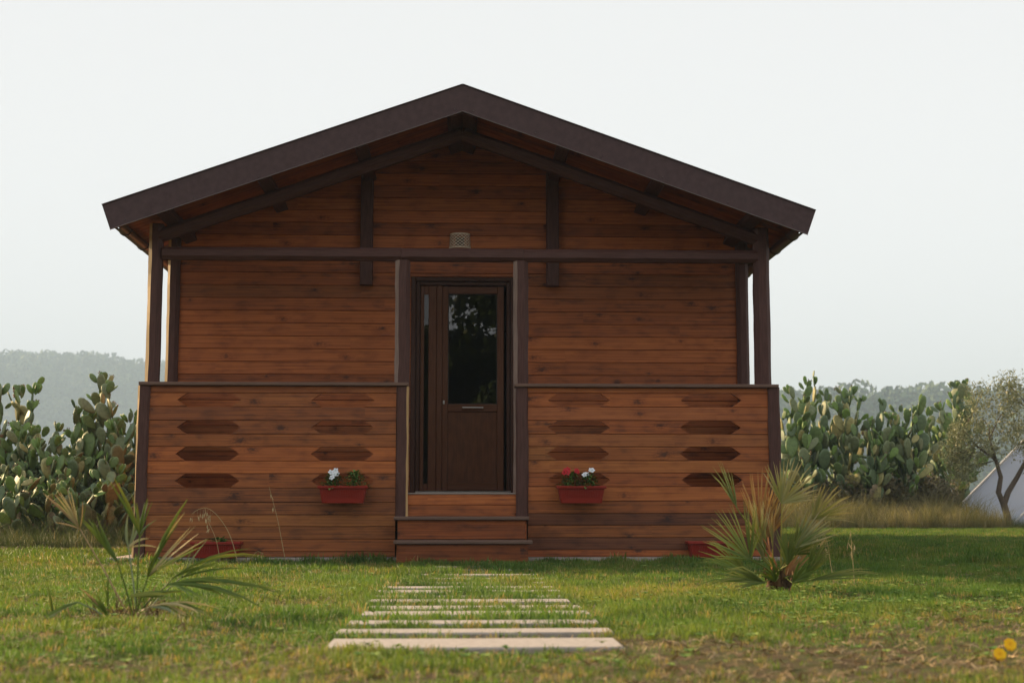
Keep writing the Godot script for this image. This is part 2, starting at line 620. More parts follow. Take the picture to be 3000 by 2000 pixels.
func build_front_wall(cabin: Node3D) -> void:
	var wall := part_node("front_wall", cabin)
	var y := 0.626 - 0.1221
	var half := func(yy: float) -> float:
		return minf(2.69, (RIDGE - 0.135 - yy) / SLOPE)
	var k := 0
	while y < 4.0:
		var y1 := minf(y + 0.1221, 4.005)
		var lo := y
		var spans: Array = [[-9.0, 9.0]]
		if y < 2.66: spans = [[-9.0, -0.452], [0.527, 9.0]]
		if y < 2.66 and y1 > 2.664:
			pass
		for s: Array in spans:
			var a: float = s[0]
			var b: float = s[1]
			var xl := func(yy: float) -> float: return maxf(a, CX - half.call(yy))
			var xr := func(yy: float) -> float: return minf(b, CX + half.call(yy))
			obj("wall_board", board_mesh(lo, y1, xl, xr, WALL_Z - 0.022, WALL_Z, (k * 5 + (7 if a > 0.0 else 0) + rng.randi() % 4) % ROWS, rng.randf(), tint_of(0.14)), M.board, wall)
		if y < 2.66 and y1 > 2.668:
			obj("wall_board", board_mesh(2.668, y1, func(_q: float) -> float: return -0.4515, func(_q: float) -> float: return 0.5265, WALL_Z - 0.022, WALL_Z, 5, 0.3, tint_of()), M.board, wall)
		y += 0.1221
		k += 1
	for sx: float in [-2.705, 2.735]:
		obj("corner_post", beam_mesh(Vector3(sx, 0.5, WALL_Z + 0.0), Vector3(sx, 3.03, WALL_Z + 0.0), 0.115, 0.12, 0.03, 0.005, Vector3.BACK, [5, 6] if sx < 0 else []), M.timber, wall)
	for s: Array in [[-0.879, -1], [0.902, 1]]:
		obj("hanging_post", beam_mesh(Vector3(s[0], 2.575, WALL_Z + 0.052), Vector3(s[0], 3.68, WALL_Z + 0.052), 0.118, 0.10, 0.006, 0.002, Vector3.BACK), M.timber, wall)

func build_shell(cabin: Node3D) -> void:
	# lining behind the front boards, floor, side and back walls
	var st := begin()
	var z0 := WALL_Z - 0.075
	var z1 := WALL_Z - 0.024
	for b: Array in [[-2.68, 0.45, -0.47, 2.70], [0.545, 0.45, 2.74, 2.70], [-2.68, 2.70, 2.74, 3.02]]:
		add_box(st, Vector3(b[0], b[1], z0), Vector3(b[2], b[3], z1))
	var tri := [Vector3(CX - 2.9, 3.02, 0), Vector3(CX + 2.9, 3.02, 0), Vector3(CX, 4.07, 0)]
	for z in [z0, z1]:
		for k in 3: vert(st, tri[k] + Vector3(0, 0, z), Vector3(0, 0, 1 if z == z1 else -1), Vector2.ZERO, Color.WHITE)
	obj("wall_lining", st.commit(), M.inside, cabin)
	obj("floor", box_mesh(Vector3(-2.66, 0.44, BACK_Z + 0.05), Vector3(2.72, 0.585, WALL_Z - 0.08)), M.inside, cabin)
	obj("deck", box_mesh(Vector3(-2.64, 0.50, WALL_Z + 0.002), Vector3(2.70, 0.585, -0.020)), M.board, cabin)
	for s: float in [-1.0, 1.0]:
		var side := part_node("side_wall", cabin)
		var xo := CX + s * 2.72
		obj("lining", box_mesh(Vector3(minf(xo, xo - s * 0.05), 0.04, BACK_Z), Vector3(maxf(xo, xo - s * 0.05), 3.06, WALL_Z - 0.08)), M.inside, side)
		var y := 0.04
		var k := 0
		while y < 3.0:
			var m := board_mesh(y, minf(y + 0.1221, 3.05), func(_q: float) -> float: return BACK_Z, func(_q: float) -> float: return WALL_Z - 0.07, xo + s * 0.002, xo + s * 0.024, (k * 7 + 3) % ROWS, rng.randf(), tint_of(), true) if s > 0 else board_mesh(y, minf(y + 0.1221, 3.05), func(_q: float) -> float: return BACK_Z, func(_q: float) -> float: return WALL_Z - 0.07, xo - 0.024, xo - 0.002, (k * 7 + 3) % ROWS, rng.randf(), tint_of(), true)
			obj("wall_board", m, M.board, side)
			y += 0.1221
			k += 1
	var bk := begin()
	add_box(bk, Vector3(-2.70, 0.04, BACK_Z - 0.06), Vector3(2.76, 3.06, BACK_Z - 0.002))
	for k in 3: vert(bk, tri[k] + Vector3(0, 0, BACK_Z - 0.03), Vector3(0, 0, -1), Vector2.ZERO, Color.WHITE)
	obj("back_wall", bk.commit(), M.inside, cabin)

func build_door(cabin: Node3D) -> void:
	var door := part_node("door", cabin)
	var zf := WALL_Z
	# frame: two steps of moulding
	var st := begin()
	add_box(st, Vector3(-0.450, 0.600, zf - 0.06), Vector3(-0.405, 2.664, zf + 0.030), 0.006)
	add_box(st, Vector3(-0.404, 0.600, zf - 0.06), Vector3(-0.366, 2.620, zf + 0.010), 0.006)
	add_box(st, Vector3(0.500, 0.600, zf - 0.06), Vector3(0.525, 2.664, zf + 0.030), 0.006)
	add_box(st, Vector3(0.462, 0.600, zf - 0.06), Vector3(0.499, 2.620, zf + 0.010), 0.006)
	add_box(st, Vector3(-0.404, 2.622, zf - 0.06), Vector3(0.499, 2.662, zf + 0.028), 0.006)
	add_box(st, Vector3(-0.365, 2.585, zf - 0.06), Vector3(0.461, 2.6205, zf + 0.008), 0.006)
	obj("door_frame", st.commit(), M.door_frame, door)
	# fixed sidelight
	st = begin()
	add_box(st, Vector3(-0.362, 0.630, zf - 0.055), Vector3(-0.326, 2.582, zf - 0.012), 0.004)
	add_box(st, Vector3(-0.284, 0.630, zf - 0.055), Vector3(-0.206, 2.582, zf - 0.010), 0.006)
	add_box(st, Vector3(-0.325, 0.630, zf - 0.055), Vector3(-0.285, 0.695, zf - 0.013), 0.003)
	add_box(st, Vector3(-0.325, 2.500, zf - 0.055), Vector3(-0.285, 2.582, zf - 0.013), 0.003)
	obj("sidelight_frame", st.commit(), M.door, door)
	obj("sidelight_pane", pane(-0.327, -0.283, 0.690, 2.505, zf - 0.036), M.glass, door)
	# leaf
	st = begin()
	add_box(st, Vector3(-0.205, 0.625, zf - 0.056), Vector3(-0.152, 2.582, zf - 0.004), 0.006)
	add_box(st, Vector3(-0.150, 0.632, zf - 0.052), Vector3(-0.096, 2.575, zf - 0.008), 0.005)
	add_box(st, Vector3(0.372, 0.632, zf - 0.052), Vector3(0.436, 2.575, zf - 0.008), 0.005)
	add_box(st, Vector3(-0.095, 2.507, zf - 0.052), Vector3(0.371, 2.575, zf - 0.0085), 0.005)
	add_box(st, Vector3(-0.095, 1.375, zf - 0.052), Vector3(0.371, 1.448, zf - 0.0085), 0.005)
	add_box(st, Vector3(-0.095, 0.632, zf - 0.052), Vector3(0.371, 0.703, zf - 0.0085), 0.005)
	var leaf := obj("door_leaf", st.commit(), M.door, door)
	obj("lower_panel", box_mesh(Vector3(-0.094, 0.704, zf - 0.045), Vector3(0.370, 1.374, zf - 0.022)), M.door, leaf)
	obj("window_pane", pane(-0.094, 0.370, 1.449, 2.506, zf - 0.030), M.glass, leaf)
	obj("window_pane", pane(-0.094, 0.370, 1.449, 2.506, zf - 0.046), M.glass, leaf)
	st = begin()
	for b: Array in [[-0.095, 1.449, -0.089, 2.506], [0.365, 1.449, 0.371, 2.506], [-0.088, 2.500, 0.364, 2.506], [-0.088, 1.449, 0.364, 1.455]]:
		add_box(st, Vector3(b[0], b[1], zf - 0.0505), Vector3(b[2], b[3], zf - 0.020))
	obj("gasket", st.commit(), M.gasket, leaf)
	st = begin()
	add_tube(st, PackedVector3Array([Vector3(0.042, 1.412, zf + 0.022), Vector3(0.242, 1.412, zf + 0.022)]), PackedFloat32Array([0.0065, 0.0065]), 8)
	for x: float in [0.052, 0.232]:
		add_box(st, Vector3(x - 0.007, 1.405, zf - 0.012), Vector3(x + 0.007, 1.419, zf + 0.022))
	obj("handle", st.commit(), M.steel, leaf)
	st = begin()
	add_box(st, Vector3(-0.142, 1.448, zf - 0.012), Vector3(-0.128, 1.480, zf + 0.004), 0.004)
	obj("lock_plate", st.commit(), M.steel, leaf)
	obj("threshold", box_mesh(Vector3(-0.40, 0.590, zf - 0.06), Vector3(0.50, 0.626, zf + 0.02), 0.004), M.steel, door)

func pane(x0: float, x1: float, y0: float, y1: float, z: float) -> ArrayMesh:
	var st := begin()
	var n := Vector3(0, 0, 1)
	var p := [Vector3(x0, y0, z), Vector3(x1, y0, z), Vector3(x1, y1, z), Vector3(x0, y1, z)]
	for k in [0, 2, 1, 0, 3, 2]: vert(st, p[k], n, Vector2.ZERO, Color.WHITE)
	return st.commit()

func build_railing(cabin: Node3D, left: bool) -> void:
	var rail := part_node("railing", cabin)
	var lines := [1.521, 1.461, 1.34, 1.221, 1.101, 0.993, 0.87, 0.761, 0.638, 0.514, 0.407, 0.306, 0.199, 0.094, 0.047] if left else [1.516, 1.467, 1.346, 1.227, 1.107, 0.998, 0.877, 0.770, 0.650, 0.526, 0.420, 0.318, 0.211, 0.106, 0.047]
	var x0 := -2.675 if left else 0.612
	var x1 := -0.538 if left else 2.738
	var holes := [[-2.441, -1.888], [-1.27, -0.725]] if left else [[0.78, 1.327], [1.952, 2.493]]
	for k in lines.size() - 1:
		var ya: float = lines[k + 1]
		var yb: float = lines[k]
		var cuts: Array = []
		if k in [1, 3, 5, 7]: cuts = holes
		var edges: Array = [[x0, 0]]
		for c: Array in cuts:
			var j := rng.randf_range(-0.008, 0.008)
			edges.append([c[0] + j, 1]); edges.append([c[1] + j, 1])
		edges.append([x1, 0])
		var row := rng.randi() % ROWS
		var off := rng.randf()
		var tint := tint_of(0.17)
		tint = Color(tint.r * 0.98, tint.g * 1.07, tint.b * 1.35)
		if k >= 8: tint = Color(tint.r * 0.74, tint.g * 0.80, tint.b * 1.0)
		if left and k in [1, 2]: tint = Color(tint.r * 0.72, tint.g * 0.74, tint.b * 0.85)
		for i in range(0, edges.size(), 2):
			var a: Array = edges[i]
			var b: Array = edges[i + 1]
			var hm := (ya + yb) * 0.5
			var hh := (yb - ya) * 0.5
			var xl := func(y: float) -> float: return a[0] + (0.0 if a[1] == 0 else -0.085 * (1.0 - (1.0 - absf(y - hm) / hh)))
			var xr := func(y: float) -> float: return b[0] + (0.0 if b[1] == 0 else 0.0)
			# the openings are long hexagons: their points lie at half height
			if a[1] == 1:
				xl = func(y: float) -> float: return a[0] - 0.088 * absf(y - hm) / hh
			if b[1] == 1:
				xr = func(y: float) -> float: return b[0] + 0.088 * absf(y - hm) / hh
			var t2 := tint
			if cuts.size() > 0:
				var v := rng.randf_range(0.85, 1.15)
				t2 = Color(tint.r * v, tint.g * v, tint.b * v)
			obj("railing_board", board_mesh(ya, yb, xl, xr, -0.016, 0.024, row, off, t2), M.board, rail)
	var capx := [-2.762, -0.432] if left else [0.496, 2.822]
	obj("rail_cap", beam_mesh(Vector3(capx[0], 1.538 if left else 1.532, -0.015), Vector3(capx[1], 1.538 if left else 1.532, -0.015), 0.175, 0.030, 0.005, 0.001, Vector3.UP, [], Color(0.19, 0.115, 0.09)), M.timber, rail)
	# posts that frame the boards
	var ends := [[-2.722, 0.047, [5, 6]], [-0.482, 0.39, [2, 3]]] if left else [[0.562, 0.39, []], [2.783, 0.047, []]]
	for e: Array in ends:
		obj("railing_post", beam_mesh(Vector3(e[0] + (-0.008 if e[1] < 0.2 and left else 0.0), e[1], 0.002), Vector3(e[0], 1.521, 0.002), 0.105, 0.10, 0.016, 0.010, Vector3.BACK, e[2]), M.timber, rail)

func build_side_railing(cabin: Node3D, s: float) -> void:
	var rail := part_node("side_railing", cabin)
	var xo := CX + s * 2.70
	var y := 0.04
	var k := 0
	while y < 1.5:
		obj("railing_board", board_mesh(y, minf(y + 0.119, 1.521), func(_q: float) -> float: return WALL_Z + 0.07, func(_q: float) -> float: return -0.055, xo - 0.012, xo + 0.012, (k * 3) % ROWS, rng.randf(), tint_of(), true), M.board, rail)
		y += 0.119
		k += 1
	obj("rail_cap", beam_mesh(Vector3(xo, 1.536, WALL_Z + 0.07), Vector3(xo, 1.536, -0.105), 0.12, 0.03, 0.005, 0.0), M.timber, rail)

func build_porch_frame(cabin: Node3D) -> void:
	var z := -0.185
	for s: Array in [[-2.697, 2.985, [5, 6, 7], 0.12], [2.740, 2.985, [], 0.142]]:
		obj("porch_post", beam_mesh(Vector3(s[0] - 0.005, 0.59, z), Vector3(s[0], s[1], z), s[3], 0.13, 0.034, 0.006, Vector3.BACK, s[2]), M.timber, cabin)
	for x: float in [-0.498, 0.560]:
		obj("porch_post", beam_mesh(Vector3(x, 0.59, z), Vector3(x, 2.668, z), 0.132, 0.13, 0.034, 0.009, Vector3.BACK, [5, 6], PAINT, PALE_FACE), M.timber, cabin)
	for b: Array in [[-2.635, -0.515], [-0.513, 0.578], [0.580, 2.705]]:
		obj("tie_beam", beam_mesh(Vector3(b[0], 2.720, z + 0.012), Vector3(b[1], 2.722, z + 0.012), 0.125, 0.112, 0.030, 0.006, Vector3.UP), M.timber, cabin)
	for s: float in [-1.0, 1.0]:
		var p0 := Vector3(CX + s * 0.002, 3.838, z)
		var p1 := Vector3(CX + s * 2.72, 3.838 - SLOPE * 2.72, z)
		obj("rafter_beam", beam_mesh(p0, p1, 0.13, 0.115, 0.032, 0.007, Vector3.UP), M.timber, cabin)
	# boards under the deck edge between the middle posts
	obj("deck_fascia", board_mesh(0.492, 0.585, func(_q: float) -> float: return -0.43, func(_q: float) -> float: return 0.51, -0.010, 0.012, 3, 0.1, tint_of()), M.board, cabin)
	obj("deck_fascia", board_mesh(0.392, 0.492, func(_q: float) -> float: return -0.43, func(_q: float) -> float: return 0.51, -0.010, 0.012, 9, 0.6, tint_of()), M.board, cabin)
	obj("deck_edge", box_mesh(Vector3(-0.43, 0.5855, -0.03), Vector3(0.508, 0.597, 0.018), 0.002, Color(0.35, 0.30, 0.27)), M.timber, cabin)

func build_steps(cabin: Node3D) -> void:
	var steps := part_node("entrance_steps", cabin)
	var tread := Color(0.18, 0.11, 0.09)
	obj("tread", beam_mesh(Vector3(-0.536, 0.380, 0.18), Vector3(0.606, 0.380, 0.18), 0.31, 0.030, 0.006, 0.001, Vector3.UP, [], tread), M.timber, steps)
	obj("tread", beam_mesh(Vector3(-0.525, 0.185, 0.455), Vector3(0.622, 0.185, 0.455), 0.29, 0.030, 0.006, 0.001, Vector3.UP, [], tread), M.timber, steps)
	obj("riser", board_mesh(0.201, 0.364, func(_q: float) -> float: return -0.505, func(_q: float) -> float: return 0.575, 0.272, 0.296, 4, 0.3, Color(0.75, 0.72, 0.7)), M.board, steps)
	obj("riser", board_mesh(0.015, 0.169, func(_q: float) -> float: return -0.495, func(_q: float) -> float: return 0.588, 0.548, 0.572, 10, 0.8, Color(0.6, 0.58, 0.58)), M.board, steps)
	for x: float in [-0.500, 0.570]:
		obj("stringer", board_mesh(0.015, 0.169, func(_q: float) -> float: return 0.03, func(_q: float) -> float: return 0.547, x - 0.002, x + 0.018, 7, 0.2, Color(0.6, 0.58, 0.58), true), M.board, steps)
		obj("stringer", board_mesh(0.201, 0.364, func(_q: float) -> float: return 0.03, func(_q: float) -> float: return 0.271, x - 0.002, x + 0.018, 12, 0.5, Color(0.7, 0.68, 0.68), true), M.board, steps)

func build_roof(cabin: Node3D) -> void:
	var roof := part_node("roof", cabin)
	var ang := atan(SLOPE)
	var ca := cos(ang)
	var zf := 0.30
	for s: float in [-1.0, 1.0]:
		var along := Vector3(s * ca, -sin(ang), 0)
		var down := Vector3(-s * sin(ang), -ca, 0)
		var top := Vector3(CX, RIDGE, 0)
		var length := 3.10 / ca
		# metal fascia with a small lip along its lower edge
		var st := begin()
		var w := 0.225
		var t := w * tan(ang)
		var f := [top, top + along * length, top + along * length + down * w, top + down * w + along * t]
		var zs := [zf - 0.014, zf]
		var inside: Vector3 = (f[0] + f[2]) * 0.5 + Vector3(0, 0, zf - 0.007)
		for z: float in zs:
			quad(st, f[0] + Vector3(0, 0, z), f[1] + Vector3(0, 0, z), f[2] + Vector3(0, 0, z), f[3] + Vector3(0, 0, z), inside)
		for k in 4:
			quad(st, f[k] + Vector3(0, 0, zs[0]), f[(k + 1) % 4] + Vector3(0, 0, zs[0]), f[(k + 1) % 4] + Vector3(0, 0, zs[1]), f[k] + Vector3(0, 0, zs[1]), inside)
		var fas := obj("fascia_board", st.commit(), M.fascia, roof)
		st = begin()
		add_beam(st, f[3] + Vector3(0, 0, zf + 0.004) + down * 0.002, f[2] + Vector3(0, 0, zf + 0.004) + down * 0.002, 0.022, 0.004, 0.0, -down)
		obj("lower_lip", st.commit(), M.trim, fas)
		for i in 6:
			st = begin()
			var sp := top + along * (0.12 + i * 0.6 + rng.randf() * 0.05) + down * (0.19 + rng.randfn() * 0.004) + Vector3(0, 0, zf)
			add_tube(st, PackedVector3Array([sp, sp + Vector3(0, 0, 0.003), sp + Vector3(0, 0, 0.005)]), PackedFloat32Array([0.006, 0.006, 0.001]), 6)
			obj("screw_head", st.commit(), M.trim, fas)
		st = begin()
		add_beam(st, top + Vector3(0, 0, zf - 0.01) - down * 0.004, top + along * length + Vector3(0, 0, zf - 0.01) - down * 0.004, 0.045, 0.006, 0.0, -down)
		obj("top_edge", st.commit(), M.fascia, fas)
		# roof covering
		st = begin()
		var mid := along * (length * 0.5)
		add_beam(st, top + mid + down * 0.06 + Vector3(0, 0, zf - 0.03), top + mid + down * 0.06 + Vector3(0, 0, BACK_Z - 0.25), length, 0.10, 0.0, -down)
		obj("roof_sheet", st.commit(), M.fascia, roof)
		# soffit boards under it, running up the slope
		var z := zf - 0.02
		while z > WALL_Z - 0.1:
			st = begin()
			var tn := tint_of(0.12)
			add_beam(st, top + along * 0.03 + down * 0.1225 + Vector3(0, 0, z - 0.059), top + along * (length - 0.03) + down * 0.1225 + Vector3(0, 0, z - 0.059), 0.115, 0.018, 0.003, -down, 1, 0.0, rng.randf() * 30.0, tn)
			obj("soffit_board", board_uv(st), M.board, roof)
			z -= 0.119
		# purlins
		for x: float in [0.13, 0.955, 1.80, 2.66]:
			var c := top + along * (x / ca) + down * 0.185
			obj("purlin", beam_mesh(c + Vector3(0, 0, zf - 0.03), c + Vector3(0, 0, WALL_Z - 0.03), 0.115, 0.102, 0.008, 0.003, -down), M.timber, roof)
		# gutter
		st = begin()
		var gc := Vector3(CX + s * 2.965, 2.905, 0)
		var n := 8
		for k in n:
			var a0 := PI + PI * k / n
			var a1 := PI + PI * (k + 1) / n
			for q: float in [0.055, 0.051]:
				var pa := gc + Vector3(cos(a0), sin(a0), 0) * q
				var pb := gc + Vector3(cos(a1), sin(a1), 0) * q
				quad(st, pa + Vector3(0, 0, zf - 0.02), pb + Vector3(0, 0, zf - 0.02), pb + Vector3(0, 0, BACK_Z - 0.2), pa + Vector3(0, 0, BACK_Z - 0.2), gc + Vector3(0, 0.2, -6))
		var gut := obj("gutter", st.commit(), M.gutter, roof)
		var zz := 0.0
		while zz > BACK_Z:
			st = begin()
			for k in n:
				var a0 := PI + PI * k / n
				var a1 := PI + PI * (k + 1) / n
				var pa := gc + Vector3(cos(a0), sin(a0), 0) * 0.062
				var pb := gc + Vector3(cos(a1), sin(a1), 0) * 0.062
				quad(st, pa + Vector3(0, 0, zz), pb + Vector3(0, 0, zz), pb + Vector3(0, 0, zz - 0.03), pa + Vector3(0, 0, zz - 0.03), gc)
				for e: float in [0.0, -0.03]:
					quad(st, pa + Vector3(0, 0, zz + e), pb + Vector3(0, 0, zz + e), gc + (pb - gc) * 0.9 + Vector3(0, 0, zz + e), gc + (pa - gc) * 0.9 + Vector3(0, 0, zz + e), gc + Vector3(0, 0, zz - 0.015))
			obj("gutter_bracket", st.commit(), M.gutter, gut)
			zz -= 0.7

# boards made as beams take their grain from one row of the board texture
func board_uv(st: SurfaceTool) -> ArrayMesh:
	var src := st.commit()
	var a := src.surface_get_arrays(0)
	var uv: PackedVector2Array = a[Mesh.ARRAY_TEX_UV]
	var row := rng.randi() % ROWS
	for i in uv.size():
		uv[i] = Vector2(uv[i].x, (row + 0.1 + 0.8 * fposmod(uv[i].y * 0.999, 1.0)) / ROWS)
	a[Mesh.ARRAY_TEX_UV] = uv
	var m := ArrayMesh.new()
	m.add_surface_from_arrays(Mesh.PRIMITIVE_TRIANGLES, a)
	return m

# ------------------------------------------------------------------ lamp, path, planters
func build_lamp() -> void:
	var lamp := thing("wall_lamp", "small pale pierced half-round wall lamp above the door", "lamp", Vector3(0.013, 2.94, WALL_Z))
	# a half drum pierced with slanting slots, built of crossing strips
	var st := begin()
	var r := 0.098
	var h := 0.145
	var pt := func(a: float, y: float, rr: float) -> Vector3:
		var k := 1.0 + 0.08 * (1.0 - y / h)
		return Vector3(-cos(a) * rr * k, y, sin(a) * rr * k * 0.85)
	var strip := func(a0: float, y0: float, a1: float, y1: float, w: float) -> void:
		var n := 3
		for i in n:
			var t0 := float(i) / n
			var t1 := float(i + 1) / n
			var pa := Vector2(lerpf(a0, a1, t0), lerpf(y0, y1, t0))
			var pb := Vector2(lerpf(a0, a1, t1), lerpf(y0, y1, t1))
			var d := Vector2((a1 - a0) * r, y1 - y0).normalized()
			var off := Vector2(-d.y / r, d.x) * w * 0.5
			for q: float in [r, r - 0.006]:
				quad(st, pt.call(pa.x - off.x, pa.y - off.y, q), pt.call(pb.x - off.x, pb.y - off.y, q), pt.call(pb.x + off.x, pb.y + off.y, q), pt.call(pa.x + off.x, pa.y + off.y, q), Vector3(0, h * 0.5, 0) if q == r else Vector3(0, h * 0.5, 1))
	for b: Array in [[0.0, 0.013], [h - 0.013, h]]:
		for i in 14:
			var a0 := PI * i / 14
			var a1 := PI * (i + 1) / 14
			for q: float in [r, r - 0.006]:
				quad(st, pt.call(a0, b[0], q), pt.call(a1, b[0], q), pt.call(a1, b[1], q), pt.call(a0, b[1], q), Vector3(0, h * 0.5, 0))
			for y: float in b:
				quad(st, pt.call(a0, y, r), pt.call(a1, y, r), pt.call(a1, y, r - 0.006), pt.call(a0, y, r - 0.006), Vector3(0, h * 0.5, 0))
	var cells := 4
	for i in cells:
		var a0 := PI * i / cells
		var a1 := PI * (i + 1) / cells
		var am := (a0 + a1) * 0.5
		for j in 2:
			var y0 := 0.013 + (h - 0.026) * 0.5 * j
			var y1 := y0 + (h - 0.026) * 0.5
			strip.call(a0, y0, a1, y1, 0.007)
			strip.call(a0, y1, a1, y0, 0.007)
			strip.call(am, y0, a0, (y0 + y1) * 0.5, 0.005)
			strip.call(am, y0, a1, (y0 + y1) * 0.5, 0.005)
			strip.call(am, y1, a0, (y0 + y1) * 0.5, 0.005)
			strip.call(am, y1, a1, (y0 + y1) * 0.5, 0.005)
	obj("pierced_shade", st.commit(), M.clay, lamp)
	obj("back_plate", box_mesh(Vector3(-0.04, 0.03, 0.001), Vector3(0.04, h - 0.03, 0.012), 0.004, Color(0.05, 0.04, 0.035)), M.timber, lamp)

func build_path() -> void:
	var zs := [7.60, 7.14, 6.76, 6.30, 5.87, 5.46, 5.06, 4.66, 4.26, 3.80, 3.24, 2.62, 1.96, 1.30]
	var words := ["nearest", "second", "third", "fourth", "fifth", "sixth", "seventh", "eighth", "ninth", "tenth", "eleventh", "twelfth", "thirteenth", "last"]
	slab_boxes.clear()
	for i in zs.size():
		var st := begin()
		var depth := 0.33 if i == 0 else rng.randf_range(0.17, 0.23)
		var z: float = zs[i]
		var sk := rng.randf_range(-0.035, 0.02)
		var x0 := -0.425 + rng.randf_range(-0.02, 0.02)
		var x1 := 0.555 + rng.randf_range(-0.02, 0.02)
		var top := 0.016 if i == 0 else rng.randf_range(0.014, 0.022)
		# outline with slightly chipped edges
		var ring: Array = []
		var n := 12
		for k in n + 1: ring.append(Vector2(lerpf(x0, x1, float(k) / n), z + depth * 0.5 - sk * (float(k) / n - 0.5) + noise_a.get_noise_2d(k * 3.3, z * 9.0) * 0.008))
		for k in n + 1: ring.append(Vector2(lerpf(x1, x0, float(k) / n), z - depth * 0.5 - sk * (0.5 - float(k) / n) + noise_a.get_noise_2d(k * 3.3, z * 7.0) * 0.008))
		var c := Vector2((x0 + x1) * 0.5, z)
		var inside := Vector3(c.x, 0.0, c.y)
		for k in ring.size():
			var a: Vector2 = ring[k]
			var b: Vector2 = ring[(k + 1) % ring.size()]
			var ai := a + (c - a).normalized() * 0.007
			var bi := b + (c - b).normalized() * 0.007
			quad(st, Vector3(a.x, -0.03, a.y), Vector3(b.x, -0.03, b.y), Vector3(b.x, top - 0.006, b.y), Vector3(a.x, top - 0.006, a.y), inside)
			quad(st, Vector3(a.x, top - 0.006, a.y), Vector3(b.x, top - 0.006, b.y), Vector3(bi.x, top, bi.y), Vector3(ai.x, top, ai.y), inside)
		var h := n + 1
		for k in n:
			var p: Array = [ring[k], ring[k + 1], ring[2 * h - 2 - k], ring[2 * h - 1 - k]]
			var q: Array = []
			for v: Vector2 in p:
				var w := v + (c - v).normalized() * 0.007
				q.append(Vector3(w.x, top, w.y))
			quad(st, q[0], q[1], q[2], q[3], inside - Vector3(0, 1, 0))
		var o := obj("paving_slab", st.commit(), M.slab)
		tag(o, "%s pale stone paving slab of the garden path, counted from the viewer" % words[i] if i < 13 else "last pale stone paving slab, right before the wooden steps", "paving slab", "slabs of the garden path")
		slab_boxes.append([x0, x1, z - depth * 0.5, z + depth * 0.5])

var slab_boxes: Array = []

func planter(at: Vector3, w: float, h: float, label: String, hung: bool) -> Node3D:
	var p := thing("planter_box", label, "planter", at, "red plastic planter boxes")
	var d := 0.15
	var st := begin()
	var q := func(y: float, sx: float) -> Array:
		var k := lerpf(0.86, 1.0, y / h)
		var a := w * 0.5 * k * sx
		var b := d * 0.5 * k * sx
		return [Vector3(-a, y, -b), Vector3(a, y, -b), Vector3(a, y, b), Vector3(-a, y, b)]
	var lo: Array = q.call(0.0, 1.0)
	var hi: Array = q.call(h - 0.022, 1.0)
	for k in 4: quad(st, lo[k], lo[(k + 1) % 4], hi[(k + 1) % 4], hi[k], Vector3(0, h * 0.5, 0))
	quad(st, lo[0], lo[1], lo[2], lo[3], Vector3(0, h * 0.5, 0))
	obj("box_body", st.commit(), M.plastic, p)
	st = begin()
	add_box(st, Vector3(-w * 0.525, h - 0.024, d * 0.5), Vector3(w * 0.525, h, d * 0.5 + 0.014), 0.004)
	add_box(st, Vector3(-w * 0.525, h - 0.024, -d * 0.5 - 0.012), Vector3(w * 0.525, h, -d * 0.5), 0.004)
	add_box(st, Vector3(-w * 0.525, h - 0.0235, -d * 0.5), Vector3(-w * 0.525 + 0.016, h - 0.0005, d * 0.5), 0.004)
	add_box(st, Vector3(w * 0.525 - 0.016, h - 0.0235, -d * 0.5), Vector3(w * 0.525, h - 0.0005, d * 0.5), 0.004)
	obj("rim", st.commit(), M.plastic, p)
	st = begin()
	for i in 20:
		var x := lerpf(-0.36, 0.36, i / 19.0) * w
		add_beam(st, Vector3(x * 0.93, h * 0.32, d * 0.5 * 0.905 + 0.001), Vector3(x, h * 0.80, d * 0.5 * 0.972 + 0.001), w * 0.018, 0.006, 0.0, Vector3.BACK)
	for x: float in [-0.44, 0.44]:
		add_beam(st, Vector3(x * w * 0.9, 0.002, d * 0.5 * 0.862 + 0.001), Vector3(x * w, h - 0.026, d * 0.5 * 0.985 + 0.001), 0.012, 0.008, 0.0, Vector3.BACK)
	obj("ribbed_front", st.commit(), M.plastic, p)
	obj("potting_soil", box_mesh(Vector3(-w * 0.47, h - 0.04, -d * 0.46), Vector3(w * 0.47, h - 0.03, d * 0.46)), M.soil, p)
	if hung:
		for x: float in [-0.40, 0.36]:
			var b := begin()
			add_box(b, Vector3(x * w - 0.006, h - 0.060, -d * 0.5 - 0.034), Vector3(x * w + 0.006, h - 0.0245, -d * 0.5 - 0.0125))
			obj("hanger", b.commit(), M.gutter, p)
	return p

